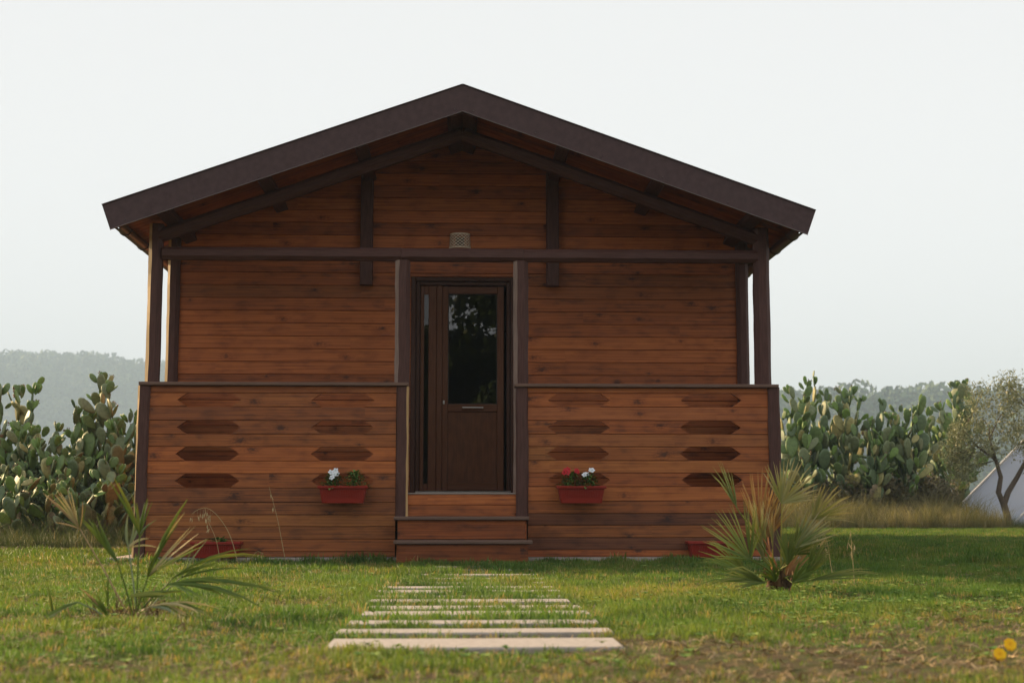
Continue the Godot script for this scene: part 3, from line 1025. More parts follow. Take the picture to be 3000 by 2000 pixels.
func leafy_plant(called: String, label: String, at: Vector3, h: float, spread: float, n: int, sd: int, category: String, group := "") -> Node3D:
	var p := thing(called, label, category, at, group)
	var r := RandomNumberGenerator.new()
	r.seed = sd
	var st := begin()
	var stem := begin()
	for i in 5:
		var a := r.randf() * TAU
		var tip := Vector3(cos(a) * spread * 0.4, h * r.randf_range(0.6, 1.0), sin(a) * spread * 0.3)
		add_tube(stem, PackedVector3Array([Vector3.ZERO, tip * Vector3(0.6, 0.5, 0.6), tip]), PackedFloat32Array([0.003, 0.0025, 0.0015]), 4, Color(0.07, 0.12, 0.03))
	obj("stem", stem.commit(), M.leaf, p)
	for i in n:
		var t := r.randf()
		var y := h * (0.06 + 0.86 * t)
		var rad := spread * (0.55 - 0.38 * t) * sqrt(r.randf()) * 1.2
		var a := r.randf() * TAU
		var b := Vector3(cos(a) * rad * 0.95, y, sin(a) * rad * 0.7)
		var dir := Vector3(cos(a) * 1.0, r.randf_range(-0.25, 0.9), sin(a) * 0.9).normalized()
		var l := r.randf_range(0.032, 0.058)
		var k := r.randf()
		var c := Vector3(0.055, 0.13, 0.032).lerp(Vector3(0.17, 0.28, 0.07), k * k)
		var col := Color(c.x, c.y, c.z)
		add_blade(st, [b, b + dir * l * 0.5 + Vector3(0, 0.004, 0), b + dir * l - Vector3(0, 0.006, 0)], [0.004, l * 0.42, 0.002], Vector3.UP, [col, col, col], 0.2)
	obj("foliage", st.commit(), M.leaf, p)
	return p

func flower_mesh(r: float, petals: int, c0: Vector3, c1: Vector3, heart := Color(0.30, 0.34, 0.08)) -> ArrayMesh:
	var st := begin()
	for i in petals:
		var a := TAU * i / petals
		var d := Vector3(cos(a), 0.12, sin(a))
		var s := Vector3(-sin(a), 0, cos(a))
		var p := [Vector3.ZERO, d * r * 0.6 + s * r * 0.42, d * r + s * r * 0.22, d * r - s * r * 0.22, d * r * 0.6 - s * r * 0.42]
		for k in 3:
			vert(st, p[0], Vector3.UP, Vector2.ZERO, Color(c0.x, c0.y, c0.z))
			vert(st, p[k + 2], Vector3.UP, Vector2.ZERO, Color(c1.x, c1.y, c1.z))
			vert(st, p[k + 1], Vector3.UP, Vector2.ZERO, Color(c1.x, c1.y, c1.z))
	add_tube(st, PackedVector3Array([Vector3(0, -r * 0.9, 0), Vector3(0, 0, 0), Vector3(0, r * 0.08, 0)]), PackedFloat32Array([r * 0.05, r * 0.12, r * 0.16]), 5, heart)
	return st.commit()

func blossom(p: Node3D, mesh: ArrayMesh, at: Vector3, look: Vector3) -> void:
	var o := obj("blossom", mesh, M.petal, p)
	o.position = at
	var y := look.normalized()
	var x := y.cross(Vector3(0.13, 0.2, 0.9)).normalized()
	o.basis = Basis(x, y, x.cross(y)).rotated(y, rng.randf() * TAU)

func build_planters() -> void:
	planter(Vector3(-0.980, 0.508, 0.137), 0.405, 0.147, "red plastic planter box hung on the railing beside the steps, holding white flowers", true)
	planter(Vector3(1.064, 0.508, 0.137), 0.405, 0.147, "red plastic planter box hung on the railing, with red and white flowers", true)
	planter(Vector3(-2.05, 0.046, 0.115), 0.40, 0.135, "red planter box on the ground against the cabin behind the drooping oat stalk", false)
	planter(Vector3(2.19, 0.046, 0.115), 0.40, 0.135, "red planter box on the ground half hidden behind the fan palm", false)
	var white := flower_mesh(0.026, 5, Vector3(0.55, 0.62, 0.72), Vector3(0.78, 0.80, 0.84))
	var red := flower_mesh(0.026, 5, Vector3(0.30, 0.01, 0.02), Vector3(0.50, 0.025, 0.035))
	var g := "bedding plants in the hung planters"
	var p := leafy_plant("bedding_plant", "bedding plant topped by a cluster of white blossoms, in planter beside the steps", Vector3(-1.065, 0.62, 0.137), 0.13, 0.19, 210, 1, "plant", g)
	for v: Array in [[-0.02, 0.150, 0.02], [0.018, 0.165, 0.01], [0.012, 0.132, 0.035], [-0.008, 0.105, 0.05], [0.03, 0.135, 0.03]]:
		blossom(p, white, Vector3(v[0], v[1], v[2]), Vector3(rng.randf_range(-0.5, 0.5), 0.5, 0.8))
	p = leafy_plant("bedding_plant", "green bedding plant in bud without open blossoms, in planter beside the steps", Vector3(-0.885, 0.62, 0.137), 0.165, 0.20, 230, 2, "plant", g)
	p = leafy_plant("bedding_plant", "bedding plant with bright red blossoms in hung planter", Vector3(0.975, 0.62, 0.137), 0.15, 0.185, 220, 3, "plant", g)
	for v: Array in [[-0.045, 0.165, 0.03], [-0.025, 0.175, 0.02], [-0.055, 0.150, 0.045], [-0.03, 0.148, 0.05], [0.055, 0.150, 0.01], [0.052, 0.165, 0.02]]:
		blossom(p, red, Vector3(v[0], v[1], v[2]), Vector3(rng.randf_range(-0.5, 0.5), 0.4, 0.9))
	p = leafy_plant("bedding_plant", "bedding plant with two white blossoms at different heights, next to red ones", Vector3(1.125, 0.62, 0.137), 0.135, 0.18, 190, 4, "plant", g)
	for v: Array in [[-0.03, 0.130, 0.03], [-0.012, 0.135, 0.02], [0.03, 0.172, 0.01], [0.036, 0.168, 0.02]]:
		blossom(p, white, Vector3(v[0], v[1], v[2]), Vector3(rng.randf_range(-0.3, 0.3), 0.6, 0.7))
	var ss := begin()
	add_tube(ss, PackedVector3Array([Vector3.ZERO, Vector3(0.02, 0.09, 0.01), Vector3(0.032, 0.165, 0.012)]), PackedFloat32Array([0.003, 0.0028, 0.002]), 5, Color(0.12, 0.2, 0.06))
	obj("flower_stem", ss.commit(), M.leaf, p)
	leafy_plant("bedding_plant", "low green plant in the ground planter behind the drooping oat stalk", Vector3(-2.03, 0.148, 0.115), 0.06, 0.16, 80, 6, "plant", g)

func build_tents() -> void:
	for s: Array in [[Vector3(13.90, 0, -22.0), 2.06, 2.10, 1.8, "white triangular tent behind the olive tree, with a straight sloping edge"], [Vector3(15.20, 0, -20.9), 2.0, 2.05, 1.8, "second white triangular tent at the edge of the picture, partly hidden by the olive trunk"]]:
		var t := thing("ridge_tent", s[4], "tent", s[0], "white tents behind the olive tree")
		t.rotation.y = deg_to_rad(-24.0)
		var hw: float = s[1]
		var h: float = s[2]
		var d: float = s[3]
		var st := begin()
		var inside := Vector3(0, h * 0.3, -d * 0.5)
		for k: float in [-1.0, 1.0]:
			var n := 5
			for i in n:
				var z0 := -d * i / n
				var z1 := -d * (i + 1) / n
				quad(st, Vector3(k * hw, 0, z0), Vector3(k * hw * 0.5, h * 0.492, z0), Vector3(k * hw * 0.5, h * 0.492, z1), Vector3(k * hw, 0, z1), inside)
				quad(st, Vector3(k * hw * 0.5, h * 0.492, z0), Vector3(0, h, z0), Vector3(0, h, z1), Vector3(k * hw * 0.5, h * 0.492, z1), inside)
		obj("roof_canvas", st.commit(), M.canvas, t)
		st = begin()
		for z: float in [-0.02, -d + 0.02]:
			quad(st, Vector3(-hw, 0, z), Vector3(-hw * 0.5, h * 0.49, z), Vector3(0, h, z), Vector3(0, 0, z - 0.02 * signf(z + 1.0)), inside)
			quad(st, Vector3(hw, 0, z), Vector3(hw * 0.5, h * 0.49, z), Vector3(0, h, z), Vector3(0, 0, z - 0.02 * signf(z + 1.0)), inside)
		obj("front_canvas", st.commit(), M.canvas, t)
		for k: float in [-1.0, 1.0]:
			st = begin()
			add_beam(st, Vector3(k * (hw + 0.03), 0, 0.02), Vector3(0, h + 0.03, 0.02), 0.06, 0.06, 0.015, Vector3.BACK)
			obj("edge_pole", st.commit(), M.pole, t)

# ------------------------------------------------------------------ prickly pears
func pad_mesh(w: float, top: float, n := 12) -> ArrayMesh:
	# one joint of the cactus: 1 m long, flat and egg shaped, standing on its narrow end
	var out: Array = []
	for k in n:
		var t := TAU * k / n
		var y := 0.5 - 0.5 * cos(t)
		var wide := sin(t) * w * 0.5 * (0.62 + 0.55 * pow(y, top))
		out.append(Vector2(wide, y))
	var th := 0.062
	var c := Vector2(0, 0.52)
	var st := begin()
	var rings := [[0.0, th], [0.74, th * 0.9], [0.94, th * 0.5], [1.0, 0.0], [0.94, -th * 0.5], [0.74, -th * 0.9], [0.0, -th]]
	var slant := [0.0, 0.12, 0.62, 1.0, 0.62, 0.12, 0.0]
	for i in rings.size():
		for k in n:
			var q: Vector2 = c + (out[k] - c) * rings[i][0]
			var d: Vector2 = (out[k] - c).normalized()
			var nn := Vector3(d.x * slant[i], d.y * slant[i], signf(rings[i][1]) * (1.0 - slant[i] * slant[i]) + 0.0001).normalized()
			st.set_normal(nn)
			st.set_uv(Vector2(q.x + 0.5, q.y))
			st.add_vertex(Vector3(q.x, q.y, rings[i][1]))
	for i in rings.size() - 1:
		for k in n:
			var a := i * n + k
			var b := i * n + (k + 1) % n
			for j in [a, b + n, a + n, a, b, b + n]: st.add_index(j)
	return st.commit()

var pad_shapes: Array = []
var fruit_shape: ArrayMesh

func frame_for(dir: Vector3, nrm: Vector3) -> Basis:
	var y := dir.normalized()
	var z := (nrm - y * nrm.dot(y))
	if z.length() < 0.05: z = y.cross(Vector3.RIGHT)
	z = z.normalized()
	return Basis(y.cross(z), y, z)

func pad_at(p: Node3D, r: RandomNumberGenerator, pos: Vector3, dir: Vector3, nrm: Vector3, l: float, kind: int) -> MeshInstance3D:
	var o := obj("pad", pad_shapes[r.randi() % pad_shapes.size()], M.pads[kind], p)
	o.transform = Transform3D(frame_for(dir, nrm).scaled_local(Vector3(l * r.randf_range(0.85, 1.15), l, l)), pos)
	return o

# tops: where the arms of the plant end, as offsets from its base
func cactus(label: String, at: Vector3, tops: Array, pad: float, sd: int) -> void:
	var p := thing("prickly_pear", label, "cactus", at, "prickly pears behind the lawn")
	var r := RandomNumberGenerator.new()
	r.seed = sd
	var wood := begin()
	var more: Array = []
	for tp: Array in tops:
		more.append(tp)
		more.append([tp[0] + r.randf_range(-0.3, 0.3), tp[1] * r.randf_range(0.62, 0.92)])
	for tp: Array in more:
		var top := Vector3(tp[0], tp[1], r.randf_range(-0.45, 0.45))
		var foot := Vector3(clampf(tp[0] * 0.35, -0.3, 0.3) + r.randfn() * 0.06, 0.0, top.z * 0.4)
		var reach := foot.distance_to(top)
		var low := minf(reach * 0.28, 0.7)
		var bend := Vector3(r.randfn() * 0.10, 0, r.randfn() * 0.10)
		var way := func(t: float) -> Vector3:
			return Vector3(lerpf(foot.x, top.x, t * t * 0.5 + t * 0.5), top.y * t, lerpf(foot.z, top.z, t)) + bend * sin(t * PI)
		add_tube(wood, PackedVector3Array([foot - Vector3(0, 0.05, 0), way.call(low / reach * 0.6), way.call(low / reach)]), PackedFloat32Array([pad * 0.22, pad * 0.19, pad * 0.15]), 7, Color(0.15, 0.115, 0.08), 0.3)
		var t := low / reach * 0.85
		var first := true
		while t < 0.97:
			var rest := 1.0 - t
			var l := minf(pad * r.randf_range(0.8, 1.3), rest * reach + pad * 0.25)
			if l < pad * 0.45: break
			var a: Vector3 = way.call(t)
			var b: Vector3 = way.call(minf(1.0, t + l / reach))
			var dir := (b - a).normalized() + Vector3(r.randfn() * 0.22, 0.1, r.randfn() * 0.22)
			dir = dir.normalized()
			var nrm := Vector3(r.randfn(), r.randfn() * 0.2, r.randfn() + 0.4).normalized()
			var kind := r.randi_range(1, 3)
			if first: kind = r.randi_range(2, 5)
			elif r.randf() < 0.12: kind = 4
			pad_at(p, r, a - dir * l * 0.06, dir, nrm, l, kind)
			# side joints
			var fb := frame_for(dir, nrm)
			var kids := r.randi_range(0, 2) if t < 0.6 else r.randi_range(0, 1)
			for k in kids:
				var sgn := -1.0 if (k + r.randi() % 2) % 2 == 0 else 1.0
				var ang := sgn * r.randf_range(0.55, 1.25)
				var sd2 := (fb.y * cos(ang) + fb.x * sin(ang) + fb.z * r.randfn() * 0.4 + Vector3(0, 0.35, 0)).normalized()
				var sp: Vector3 = a + fb.y * l * (0.5 + 0.4 * cos(ang)) + fb.x * l * 0.28 * sgn
				var sl := pad * r.randf_range(0.6, 1.1)
				if sp.y + sd2.y * sl > top.y * 1.02: sl *= 0.6
				var sn := (nrm + Vector3(r.randfn(), r.randfn() * 0.3, r.randfn()) * 0.8).normalized()
				var o := pad_at(p, r, sp, sd2, sn, sl, r.randi_range(0, 3) if r.randf() < 0.85 else 4)
				if r.randf() < 0.45 and sp.y < top.y * 0.85:
					var s3 := (sd2 + Vector3(r.randfn() * 0.5, 0.4, r.randfn() * 0.5)).normalized()
					pad_at(p, r, sp + sd2 * sl * 0.93, s3, (sn + Vector3(r.randfn(), 0, r.randfn()) * 0.7).normalized(), sl * 0.72, r.randi_range(0, 2))
				elif r.randf() < 0.3: fruits(o, r)
			t += l * 0.86 / reach
			first = false
		# young joints crown the arm
		for k in r.randi_range(2, 4):
			var ang := r.randf_range(-0.8, 0.8)
			var yd := Vector3(sin(ang), cos(ang), r.randfn() * 0.3).normalized()
			var yl := pad * r.randf_range(0.38, 0.62)
			var o := pad_at(p, r, top - Vector3(0, yl * 0.55, 0) + Vector3(sin(ang) * pad * 0.22, 0, 0), yd, Vector3(r.randfn(), 0, r.randfn() + 0.6).normalized(), yl, r.randi_range(0, 1))
			if r.randf() < 0.25: fruits(o, r)
	obj("woody_stem", wood.commit(), M.bark, p)

func fruits(o: Node3D, r: RandomNumberGenerator) -> void:
	for k in r.randi_range(3, 7):
		var a2 := r.randf_range(-1.0, 1.0)
		var fo := obj("fruit", fruit_shape, M.fruit, o)
		var fd := Vector3(sin(a2), cos(a2), r.randfn() * 0.15).normalized()
		fo.transform = Transform3D(frame_for(fd, Vector3.BACK), Vector3(sin(a2) * 0.29, 0.53 + cos(a2) * 0.45, 0))

func build_cacti() -> void:
	pad_shapes = [pad_mesh(0.54, 0.8), pad_mesh(0.44, 1.0), pad_mesh(0.60, 0.5)]
	var fs := begin()
	add_tube(fs, PackedVector3Array([Vector3(0, -0.02, 0), Vector3(0, 0.05, 0), Vector3(0, 0.11, 0), Vector3(0, 0.125, 0)]), PackedFloat32Array([0.018, 0.04, 0.042, 0.02]), 6)
	fruit_shape = fs.commit()
	cactus("prickly pear at the left edge of the photo, its tall arm raised over the hill", Vector3(-6.72, 0, -9.2), [[-0.1, 2.25], [0.08, 2.28], [0.15, 2.04], [0.32, 2.28], [0.38, 1.99], [0.28, 1.68], [-0.27, 2.04]], 0.34, 31)
	cactus("low prickly pear right beside the tall one at the left edge", Vector3(-6.17, 0, -8.8), [[-0.21, 1.56], [-0.05, 1.6], [0.11, 1.41], [-0.25, 1.41], [0.04, 1.26]], 0.30, 32)
	cactus("low rounded prickly pear in the left hedge, below the gap showing the hill", Vector3(-5.64, 0, -8.3), [[-0.06, 1.43], [-0.14, 1.24], [0.08, 1.26], [-0.25, 1.17], [0.17, 1.14]], 0.31, 33)
	cactus("prickly pear of the left hedge whose thin top stands highest near the cabin", Vector3(-5.43, 0, -9.2), [[-0.28, 1.92], [-0.36, 1.62], [-0.02, 2.16], [0.09, 2.42], [0.23, 2.26], [-0.15, 1.76], [0.18, 1.94]], 0.33, 34)
	cactus("prickly pear against the cabin's left corner post", Vector3(-4.84, 0, -8.7), [[-0.16, 1.7], [0.03, 1.89], [0.13, 1.78], [-0.08, 1.65], [0.23, 1.73], [-0.23, 1.56]], 0.33, 35)
	cactus("small prickly pear low in front of the tall one at the left edge", Vector3(-5.94, 0, -7.0), [[-0.15, 0.87], [-0.0, 0.98], [0.16, 0.82], [0.08, 0.69]], 0.30, 36)
	cactus("small prickly pear low in the weeds behind the young palm", Vector3(-5.43, 0, -7.2), [[-0.15, 0.85], [0.0, 0.97], [0.15, 0.83], [-0.08, 0.69]], 0.30, 37)
	cactus("dark prickly pear low in the weeds close to the cabin's left corner post", Vector3(-4.77, 0, -7.0), [[-0.18, 0.96], [-0.02, 1.12], [0.14, 1.01], [0.21, 0.87], [-0.1, 0.78]], 0.31, 38)
	cactus("broad tall prickly pear nearest the cabin's right corner", Vector3(8.58, 0, -22.6), [[-0.29, 3.42], [-0.06, 3.14], [0.21, 3.57], [0.44, 3.69], [0.66, 3.38], [-0.47, 2.82], [-0.15, 2.91]], 0.46, 41)
	cactus("prickly pear with crowded upright pads, second from the cabin on the right", Vector3(9.64, 0, -22.9), [[-0.22, 3.27], [-0.01, 3.3], [0.32, 3.46], [0.45, 3.23], [0.12, 3.23], [-0.14, 3.01]], 0.46, 42)
	cactus("prickly pear stretching a leaning arm to the right, third from the cabin", Vector3(10.01, 0, -22.4), [[0.62, 3.13], [0.28, 2.64], [0.73, 2.77], [0.11, 2.56], [0.4, 2.39]], 0.43, 43)
	cactus("sunlit yellowish prickly pear in the middle of the right hedge", Vector3(11.14, 0, -22.6), [[0.35, 3.21], [-0.09, 3.0], [0.1, 2.87], [-0.33, 2.78], [0.45, 3.0], [-0.19, 2.57]], 0.44, 44)
	cactus("prickly pear just left of the olive tree", Vector3(12.50, 0, -24.6), [[0.24, 3.16], [0.0, 3.05], [0.38, 2.88], [-0.12, 2.78], [0.26, 2.6]], 0.44, 45)
	cactus("tall slim prickly pear partly behind the olive tree's crown", Vector3(13.28, 0, -25.4), [[0.17, 3.81], [0.34, 3.85], [-0.02, 3.5], [0.26, 3.2], [0.43, 3.3]], 0.42, 46)


# ------------------------------------------------------------------ trees
func sprig_mesh(sd: int, n: int, leaf: float, wide: float, col0: Vector3, col1: Vector3) -> ArrayMesh:
	var r := RandomNumberGenerator.new()
	r.seed = sd
	var st := begin()
	for i in n:
		var d := Vector3(r.randfn(), r.randfn() + 0.3, r.randfn()).normalized()
		var b := Vector3(r.randfn(), r.randfn(), r.randfn()) * leaf * 0.7
		var nn := d.cross(Vector3(r.randfn(), r.randfn(), r.randfn())).normalized()
		var s := d.cross(nn).normalized() * leaf * wide
		var c := col0.lerp(col1, r.randf())
		var col := Color(c.x, c.y, c.z)
		var p := [b, b + d * leaf * 0.5 + s, b + d * leaf, b + d * leaf * 0.5 - s]
		for k in [0, 2, 1, 0, 3, 2]: vert(st, p[k], nn, Vector2.ZERO, col)
	return st.commit()

# trunk, limbs and a crown of sprigs set round the twig ends
func tree(called: String, label: String, at: Vector3, limbs: Array, clumps: Array, sprig: ArrayMesh, per: float, sd: int, bark: Color, group := "") -> void:
	var t := thing(called, label, "tree", at, group)
	var r := RandomNumberGenerator.new()
	r.seed = sd
	var st := begin()
	for l: Array in limbs:
		add_tube(st, PackedVector3Array(l[0]), PackedFloat32Array(l[1]), 8, bark, 0.18)
	obj("trunk", st.commit(), M.bark, t)
	# twigs reach from the last limb points to each clump
	st = begin()
	var ends: Array = []
	for l: Array in limbs: for q in range(1, l[0].size()): ends.append(l[0][q])
	var pts: Array = []
	for c: Array in clumps:
		var best: Vector3 = ends[0]
		for e: Vector3 in ends:
			if e.distance_to(c[0]) < best.distance_to(c[0]): best = e
		var mid: Vector3 = best.lerp(c[0], 0.55) + Vector3(r.randfn(), r.randfn(), r.randfn()) * c[1] * 0.15
		add_tube(st, PackedVector3Array([best, mid, c[0]]), PackedFloat32Array([c[1] * 0.045, c[1] * 0.03, c[1] * 0.012]), 5, bark)
		var n := int(per * c[1] * c[1] * c[1])
		for i in n:
			var d := Vector3(r.randfn(), r.randfn() * 0.85, r.randfn())
			d = d.normalized() * pow(r.randf(), 0.45) * c[1]
			if noise_a.get_noise_3d((c[0].x + d.x) * 1.6 / c[1], (c[0].y + d.y) * 1.6 / c[1], (c[0].z + d.z) * 1.6 / c[1] + sd) < -0.14: continue
			pts.append(c[0] + d)
	obj("branches", st.commit(), M.bark, t)
	var mm := MultiMesh.new()
	mm.transform_format = MultiMesh.TRANSFORM_3D
	mm.use_colors = true
	mm.mesh = sprig
	mm.instance_count = pts.size()
	for i in pts.size():
		var s := r.randf_range(0.7, 1.3)
		mm.set_instance_transform(i, Transform3D(Basis(Vector3(r.randfn(), r.randfn(), r.randfn()).normalized(), r.randf() * TAU).scaled(Vector3(s, s, s)), pts[i]))
		var v := r.randf_range(0.75, 1.25)
		mm.set_instance_color(i, Color(v, v, v * r.randf_range(0.85, 1.1)))
	var o := MultiMeshInstance3D.new()
	o.name = "crown"
	o.multimesh = mm
	o.material_override = M.leaf
	o.set_meta("kind", "stuff")
	t.add_child(o, true)

func build_olive() -> void:
	var limbs := [
		[[Vector3(0.03, -0.05, 0), Vector3(-0.02, 0.3, 0.02), Vector3(-0.1, 0.62, 0)], [0.11, 0.085, 0.08]],
		[[Vector3(-0.1, 0.58, 0), Vector3(-0.22, 0.85, 0.05), Vector3(-0.17, 1.2, 0.1), Vector3(-0.25, 1.6, 0.05), Vector3(-0.4, 2.1, 0.1)], [0.075, 0.065, 0.055, 0.04, 0.02]],
		[[Vector3(-0.08, 0.58, 0), Vector3(0.05, 0.85, -0.05), Vector3(0.3, 1.2, -0.1), Vector3(0.5, 1.6, 0.0), Vector3(0.65, 2.2, 0.1), Vector3(0.6, 2.8, 0.1)], [0.08, 0.065, 0.055, 0.045, 0.03, 0.015]],
		[[Vector3(-0.25, 1.6, 0.05), Vector3(-0.75, 1.95, 0.1), Vector3(-1.0, 2.3, 0.1)], [0.035, 0.025, 0.012]]]
	var clumps: Array = []
	var r := RandomNumberGenerator.new()
	r.seed = 5
	for c: Array in [[-1.05, 1.75], [-0.75, 1.6], [-0.95, 2.25], [-0.55, 2.0], [-0.45, 2.6], [-0.75, 2.75], [-0.1, 2.15], [-0.1, 2.75], [-0.35, 3.15], [0.2, 2.4], [0.3, 3.05], [0.05, 3.3], [0.55, 2.0], [0.85, 2.2], [0.75, 2.75], [1.15, 2.5], [1.2, 3.0], [1.0, 1.75], [-0.3, 1.75], [0.55, 1.7], [-1.2, 2.05], [0.95, 3.35], [1.4, 2.1], [-1.05, 1.42], [-0.7, 1.35], [1.05, 1.5], [-1.25, 1.75]]:
		clumps.append([Vector3(c[0] * 1.05 - 0.08, c[1], r.randf_range(-0.55, 0.55)), r.randf_range(0.32, 0.46)])
	tree("olive_tree", "small olive tree with a forked trunk and grey green crown before the white tents", Vector3(12.95, 0, -20.8), limbs, clumps, sprig_mesh(31, 7, 0.075, 0.17, Vector3(0.16, 0.17, 0.08), Vector3(0.37, 0.37, 0.21)), 1700.0, 61, Color(0.15, 0.115, 0.085))

func build_outside_trees() -> void:
	# trees behind the viewer, seen mirrored in the door glass
	var sprig := sprig_mesh(41, 14, 0.24, 0.3, Vector3(0.035, 0.06, 0.02), Vector3(0.08, 0.115, 0.04))
	var names := ["tall dense tree behind the viewer, mirrored in the door glass", "tree behind the viewer with gaps in its crown, mirrored high in the door glass", "lower tree behind the viewer, mirrored in the lower half of the door glass", "tall tree behind the viewer, mirrored in the narrow sidelight"]
	var spots := [Vector3(4.3, 0, 27.0), Vector3(-4.0, 0, 28.0), Vector3(0.3, 0, 31.0), Vector3(-9.0, 0, 29.0)]
	for k in 4:
		var r := RandomNumberGenerator.new()
		r.seed = 300 + k
		var h := r.randf_range(13.0, 14.0) if k != 2 else 5.0
		var limbs: Array = [[[Vector3(0, -0.1, 0), Vector3(0.1, h * 0.25, 0), Vector3(0.0, h * 0.5, 0.1), Vector3(0.1, h * 0.8, 0)], [0.28, 0.22, 0.15, 0.05]]]
		for i in 6:
			var a := TAU * i / 6.0
			var y := h * (0.22 + 0.07 * i)
			limbs.append([[Vector3(0.05, y, 0), Vector3(cos(a) * 1.0, y + 0.7, sin(a) * 1.0), Vector3(cos(a) * 1.9, y + 1.5, sin(a) * 1.9)], [0.11, 0.07, 0.03]])
		var clumps: Array = []
		for i in 60:
			var y := r.randf_range(0.10, 1.0)
			var rad := (3.9 if k != 2 else 3.0) * sqrt(maxf(0.05, 1.0 - pow((y - 0.45) / 0.6, 2.0))) * sqrt(r.randf())
			var a := r.randf() * TAU
			clumps.append([Vector3(cos(a) * rad, y * h, sin(a) * rad), r.randf_range(0.9, 1.5)])
		tree("garden_tree", names[k], spots[k], limbs, clumps, sprig, 80.0, 400 + k, Color(0.12, 0.10, 0.08), "trees behind the viewer")

# ------------------------------------------------------------------ palms
# one frond: a stalk from a to b and leaflets spread like a fan round dir
func fan_frond(p: Node3D, a: Vector3, b: Vector3, dir: Vector3, spread: float, length: float, n: int, c0: Vector3, c1: Vector3, droop: float, sd: int, stalk := true) -> void:
	var r := RandomNumberGenerator.new()
	r.seed = sd
	var st := begin()
	if stalk:
		add_tube(st, PackedVector3Array([a, a.lerp(b, 0.5) + Vector3(0, 0.012, 0), b]), PackedFloat32Array([0.006, 0.0045, 0.0035]), 5, Color(c0.x * 1.5, c0.y * 1.2, c0.z))
	var d0 := dir.normalized()
	var face := Vector3(r.randfn() * 0.75, 0.25, 1.0).normalized()
	var side := d0.cross(face).normalized()
	face = side.cross(d0).normalized()
	for i in n:
		var t := (i + 0.5) / n * 2.0 - 1.0
		var an := deg_to_rad(spread * 0.5) * t + r.randfn() * 0.03
		var d := (d0 * cos(an) + side * sin(an) + face * (0.16 * t * t + r.randfn() * 0.06)).normalized()
		var l := length * (1.0 - 0.22 * t * t) * r.randf_range(0.86, 1.08)
		var w := 0.0088 * r.randf_range(0.8, 1.2)
		var k := r.randf()
		var cb := c0.lerp(c1, k * 0.5)
		var ct := c0.lerp(c1, 0.5 + 0.6 * k)
		var sag := Vector3(0, -droop * l, 0) + face * r.randfn() * 0.02
		var pts := [b, b + d * l * 0.4 + sag * 0.1, b + d * l * 0.75 + sag * 0.4, b + d * l + sag]
		add_blade(st, pts, [0.005, w * 1.25, w * 0.75, 0.0012], face, [Color(cb.x, cb.y, cb.z), Color(cb.x, cb.y, cb.z), Color(ct.x, ct.y, ct.z), Color(ct.x * 1.15, ct.y * 1.05, ct.z)], 0.35)
	obj("frond", st.commit(), M.leaf, p)

